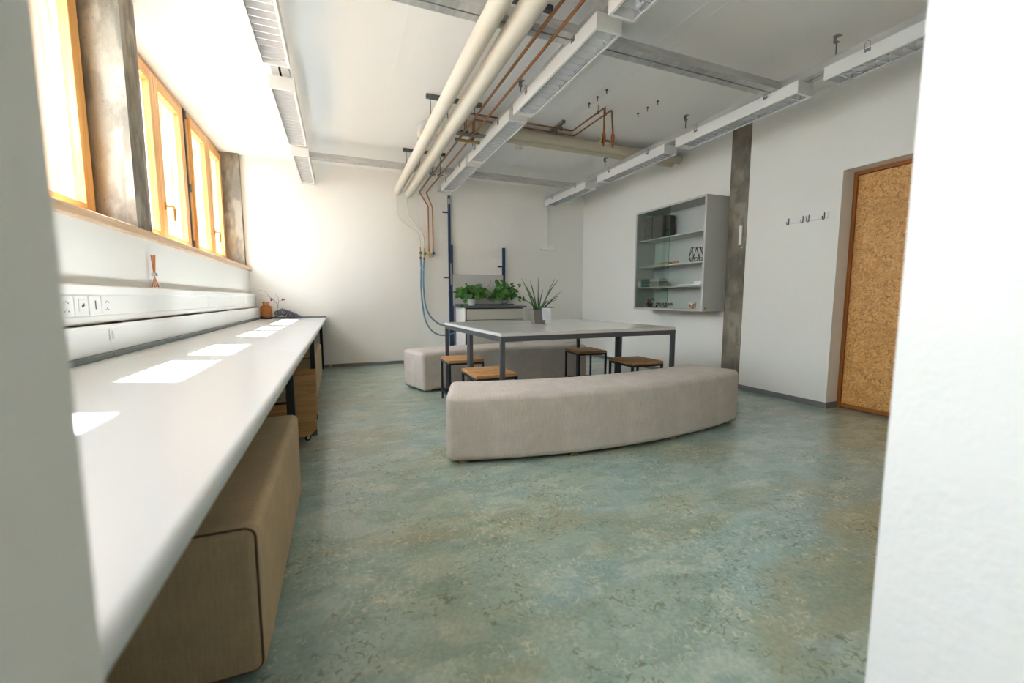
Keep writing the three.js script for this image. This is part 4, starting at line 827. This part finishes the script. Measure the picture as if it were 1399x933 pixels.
// ------------------------------------------------------------------ door wall
{
  const X0 = 3.927, X1 = XR, Z0 = -3.742, Z1 = -4.985, Y0 = .898, Y1 = 2.24, c = thing('wall_cabinet', 'grey wall cabinet with sliding glass front', 'cabinet', [X1, Y0, (Z0 + Z1) / 2]);
  const pt = (n, g, m, l, par = c) => { const o = obj(n, g, m, par, l); if (par === c) o.position.set(-X1, -Y0, -(Z0 + Z1) / 2); return o; };
  pt('side_panel', bb(X0 + .012, X1, Y0, Y1, Z0 - .018, Z0), M.cabGrey); pt('side_panel', bb(X0 + .012, X1, Y0, Y1, Z1, Z1 + .018), M.cabGrey);
  pt('top_panel', bb(X0 + .012, X1, Y1 - .018, Y1, Z1 + .018, Z0 - .018), M.cabGrey); pt('bottom_panel', bb(X0 + .012, X1, Y0, Y0 + .018, Z1 + .018, Z0 - .018), M.cabGrey);
  pt('back_panel', bb(X1 - .012, X1 - .002, Y0 + .018, Y1 - .018, Z1 + .018, Z0 - .018), M.cabInside);
  const f = .024; pt('front_trim', [bb(X0, X0 + .012, Y0, Y1, Z0 - f, Z0, .002, 1), bb(X0, X0 + .012, Y0, Y1, Z1, Z1 + f, .002, 1), bb(X0, X0 + .012, Y1 - f, Y1, Z1 + f, Z0 - f, .002, 1), bb(X0, X0 + .012, Y0, Y0 + f, Z1 + f, Z0 - f, .002, 1)], M.steelTrim, 'pale metal trim');
  for (const y of [1.857, 1.493, 1.209]) pt('shelf', bb(X0 + .05, X1 - .012, y - .016, y, Z1 + .018, Z0 - .018, .002, 1), M.cabInside);
  pt('track', bb(X0 + .012, X0 + .04, Y0 + .018, Y0 + .028, Z1 + .018, Z0 - .018), M.steel);
  for (const [x, za, zb] of [[X0 + .018, -4.33, Z1 + .02], [X0 + .031, -4.345, Z1 + .022]]) { const g = pt('glass_door', new THREE.PlaneGeometry(za - zb, Y1 - Y0 - .05).rotateY(-Math.PI / 2).translate(x, (Y0 + Y1) / 2 + .003, (za + zb) / 2), M.greenGlass); const e = obj('glass_edge', bb(x - .002, x + .002, Y0 + .03, Y1 - .022, za - .004, za), M.glassEdge, g); }
  pt('lock', cyl(.012, .012, .004, 0, 0, 0, 14).rotateX(Math.PI / 2).translate(X0 + .045, .935, Z0 + .002), M.copper, 'small copper-coloured lock'); pt('hook', bb(4.06, 4.075, Y1, Y1 + .012, Z0 - .09, Z0 - .075), M.black);
  // contents
  const P = (u, v, x) => pX(860 + u / 6.218, 280 + v / 6.218, x);
  [[-4.89, .05], [-4.832, .05], [-4.775, .045]].forEach(([z, w], i) => { const b = thing('dark_binder', ['dark brown binder at the closed end of the top shelf', 'dark brown binder between two others on the top shelf', 'dark brown binder next to the large dark box'][i], 'binder', [4.12, 1.858, z], 0, 'dark binders on the top cabinet shelf'); obj('cover', bb(-.11, .11, 0, .3, -w / 2, w / 2, .003), M.binder, b); obj('ring_hole', cyl(.011, .011, .002, 0, 0, 0, 12).rotateZ(Math.PI / 2).translate(-.111, .27 - i * .002, 0), M.chrome, b); });
  tag(obj('dark_box', ext([[-.11, 0], [.11, 0], [.1, .3], [-.1, .3]], .19, .003).translate(4.12, 1.86, -4.735), M.binder), 'large dark brown box beside the binders', 'box');
  { const o = thing('wooden_tray', 'flat wooden tray pieces on the second shelf', 'tray', [4.05, 1.494, -4.53]); obj('base', metreUV(bb(-.07, .07, 0, .014, -.2, .16, .002, 1)), M.beech, o); obj('block', metreUV(bb(-.05, .05, .014, .035, -.05, .12, .003)), M.oak, o); obj('handle', [cyl(.012, .014, .1, 0, 0, 0, 12).rotateX(-Math.PI / 2).translate(0, .026, .26)], M.oak, o); }
  { // wire lantern
    const o = thing('wire_lantern', 'black geometric wire lantern on the second shelf', 'lantern', [4.06, 1.494, -3.99]), n = 8, rings = [[.06, .004], [.088, .05], [.062, .175]];
    const pt3 = (k, i) => { const a = (i + (k === 1 ? .5 : 0)) / n * Math.PI * 2; return V(Math.cos(a) * rings[k][0], rings[k][1], Math.sin(a) * rings[k][0]); };
    const q = []; for (let i = 0; i < n; i++) { q.push(tube([pt3(0, i), pt3(0, i + 1)], .0028, 5), tube([pt3(2, i), pt3(2, i + 1)], .0028, 5), tube([pt3(1, i), pt3(1, i + 1)], .0028, 5), tube([pt3(0, i), pt3(1, i)], .0028, 5), tube([pt3(0, i + 1), pt3(1, i)], .0028, 5), tube([pt3(1, i), pt3(2, i)], .0028, 5), tube([pt3(1, i), pt3(2, i + 1)], .0028, 5)); }
    obj('wire_frame', q, M.black, o); obj('tealight_glass', lathe([[0, .004], [.025, .004], [.03, .04], [.027, .04], [.022, .008], [0, .008]], 16), M.clear, o);
  }
  for (const [z, y, w, h, m, l] of [[-4.935, 1.21, .055, .075, M.cream, 'cream book lying at the end of the third shelf'], [-4.935, 1.286, .055, .03, M.drawer, 'small tan book on top of the cream book'], [-4.81, 1.21, .15, .11, M.greenBox, 'dark green box on the third shelf'], [-4.62, 1.21, .18, .075, M.taupeBox, 'taupe box on the third shelf'], [-4.62, 1.286, .175, .03, M.drawer, 'pale lid lying on the taupe box']]) { const o = thing('shelf_box', l, /book/.test(l) ? 'book' : 'box', [4.04, y, z]); obj('body', bb(-.07, .07, 0, h - .004, -w / 2, w / 2, .002, 1), m, o); obj('edge', bb(-.071, .071, h * .25, h * .3, -w / 2 - .0006, w / 2 + .0006), M.cream, o); }
  { const o = thing('paper_pad', 'flat white paper pad on the third shelf', 'paper', [4.03, 1.21, -3.97]); obj('sheets', bb(-.08, .08, 0, .014, -.19, .17, .001, 1), M.paper, o); const b = thing('white_box', 'small flat white box on the paper pad', 'box', [4.04, 1.225, -3.87]); obj('base', bb(-.05, .05, 0, .026, -.07, .07, .002, 1), M.paper, b); obj('lid', bb(-.052, .052, .018, .034, -.072, .072, .002, 1), M.paper, b); }
  { // candle glass with a red and ochre print
    const cv = document.createElement('canvas'); cv.width = 128; cv.height = 64; const k = cv.getContext('2d'); k.fillStyle = '#e9e2d6'; k.fillRect(0, 0, 128, 64); seed = 3; for (let i = 0; i < 60; i++) { k.fillStyle = ['#8a3a34', '#b9774a', '#c9a15a', '#6d3040', '#d9c3a6'][i % 5]; k.beginPath(); k.arc(rr(0, 128), rr(20, 64), rr(3, 8), 0, 7); k.fill(); }
    const ct = new THREE.CanvasTexture(cv); ct.colorSpace = THREE.SRGBColorSpace;
    const o = thing('candle_glass', 'candle glass with a red and ochre print in the cabinet', 'candle', [4.03, .917, -3.99]); obj('glass', new THREE.CylinderGeometry(.044, .038, .088, 24, 1, true).translate(0, .044, 0), std({ map: ct, roughness: .3, side: THREE.DoubleSide }), o); obj('wax', cyl(.036, .04, .06, 0, .002, 0, 20), M.cream, o); }
  const dry = (label, z, y, n, w, h, cols, sd) => { const o = thing('dried_posy', label, 'dried flowers', [4.04, y, z]); seed = sd; const st = []; for (let i = 0; i < n; i++) { const e = V(rr(-.04, .04), rr(.03, h), rr(-w, w)); st.push(tube([V(rr(-.01, .01), .004, rr(-w * .3, w * .3)), V(e.x * .6, e.y * .6, e.z * .6), e], .0016, 5, 6, true)); obj('blossom', new THREE.IcosahedronGeometry(rr(.01, .018), 1).translate(e.x, e.y, e.z), cols[i % cols.length], o); } obj('stem', st, M.twig, o); };
  dry('dried posy of orange and dark red flowers in the cabinet', -4.76, .918, 12, .05, .13, [M.orange, M.berryDark, M.twig], 8);
  dry('flat dried twig bundle beside the orange posy', -4.5, .918, 14, .14, .07, [M.twig, M.stem, M.berryDark], 18);
}
for (const [z0, z1, l, hooks] of [[-3.01, -2.828, 'white coat rail with two black hooks beside the concrete column', [-2.996, -2.853]], [-2.822, -2.625, 'white coat rail with two black hooks beside the door niche', [-2.797, -2.654]]]) {
  const zc = (z0 + z1) / 2, r = thing('coat_rail', l, 'coat hooks', [XR, 1.83, zc]);
  obj('board', bb(-.016, 0, -.028, .028, z0 - zc, z1 - zc, .003), M.whitePlastic, r);
  for (const z of hooks) { const q = [V(-.02, .028, z - zc)]; q.push(V(-.02, -.02, z - zc)); for (let i = 0; i <= 8; i++) { const a = Math.PI * i / 8; q.push(V(-.034 + .014 * Math.cos(a) - .0, -.024 - .014 * Math.sin(a), z - zc)); } q.push(V(-.05, -.008, z - zc)); obj('hook', sweep(q, .004, 8), M.black, r); }
}
{
  const s = thing('cable_cover', 'short white cable cover strip on the concrete column', 'strip', [XR - .006, 1.77, -3.557]); obj('strip', bb(-.014, 0, -.105, .105, -.017, .017, .002, 1), M.whitePlastic, s); obj('screw', cyl(.006, .006, .002, 0, 0, 0, 10).rotateZ(Math.PI / 2).translate(-.001, -.145, .022), M.whitePlastic, s);
}

renderer.render(scene, camera);
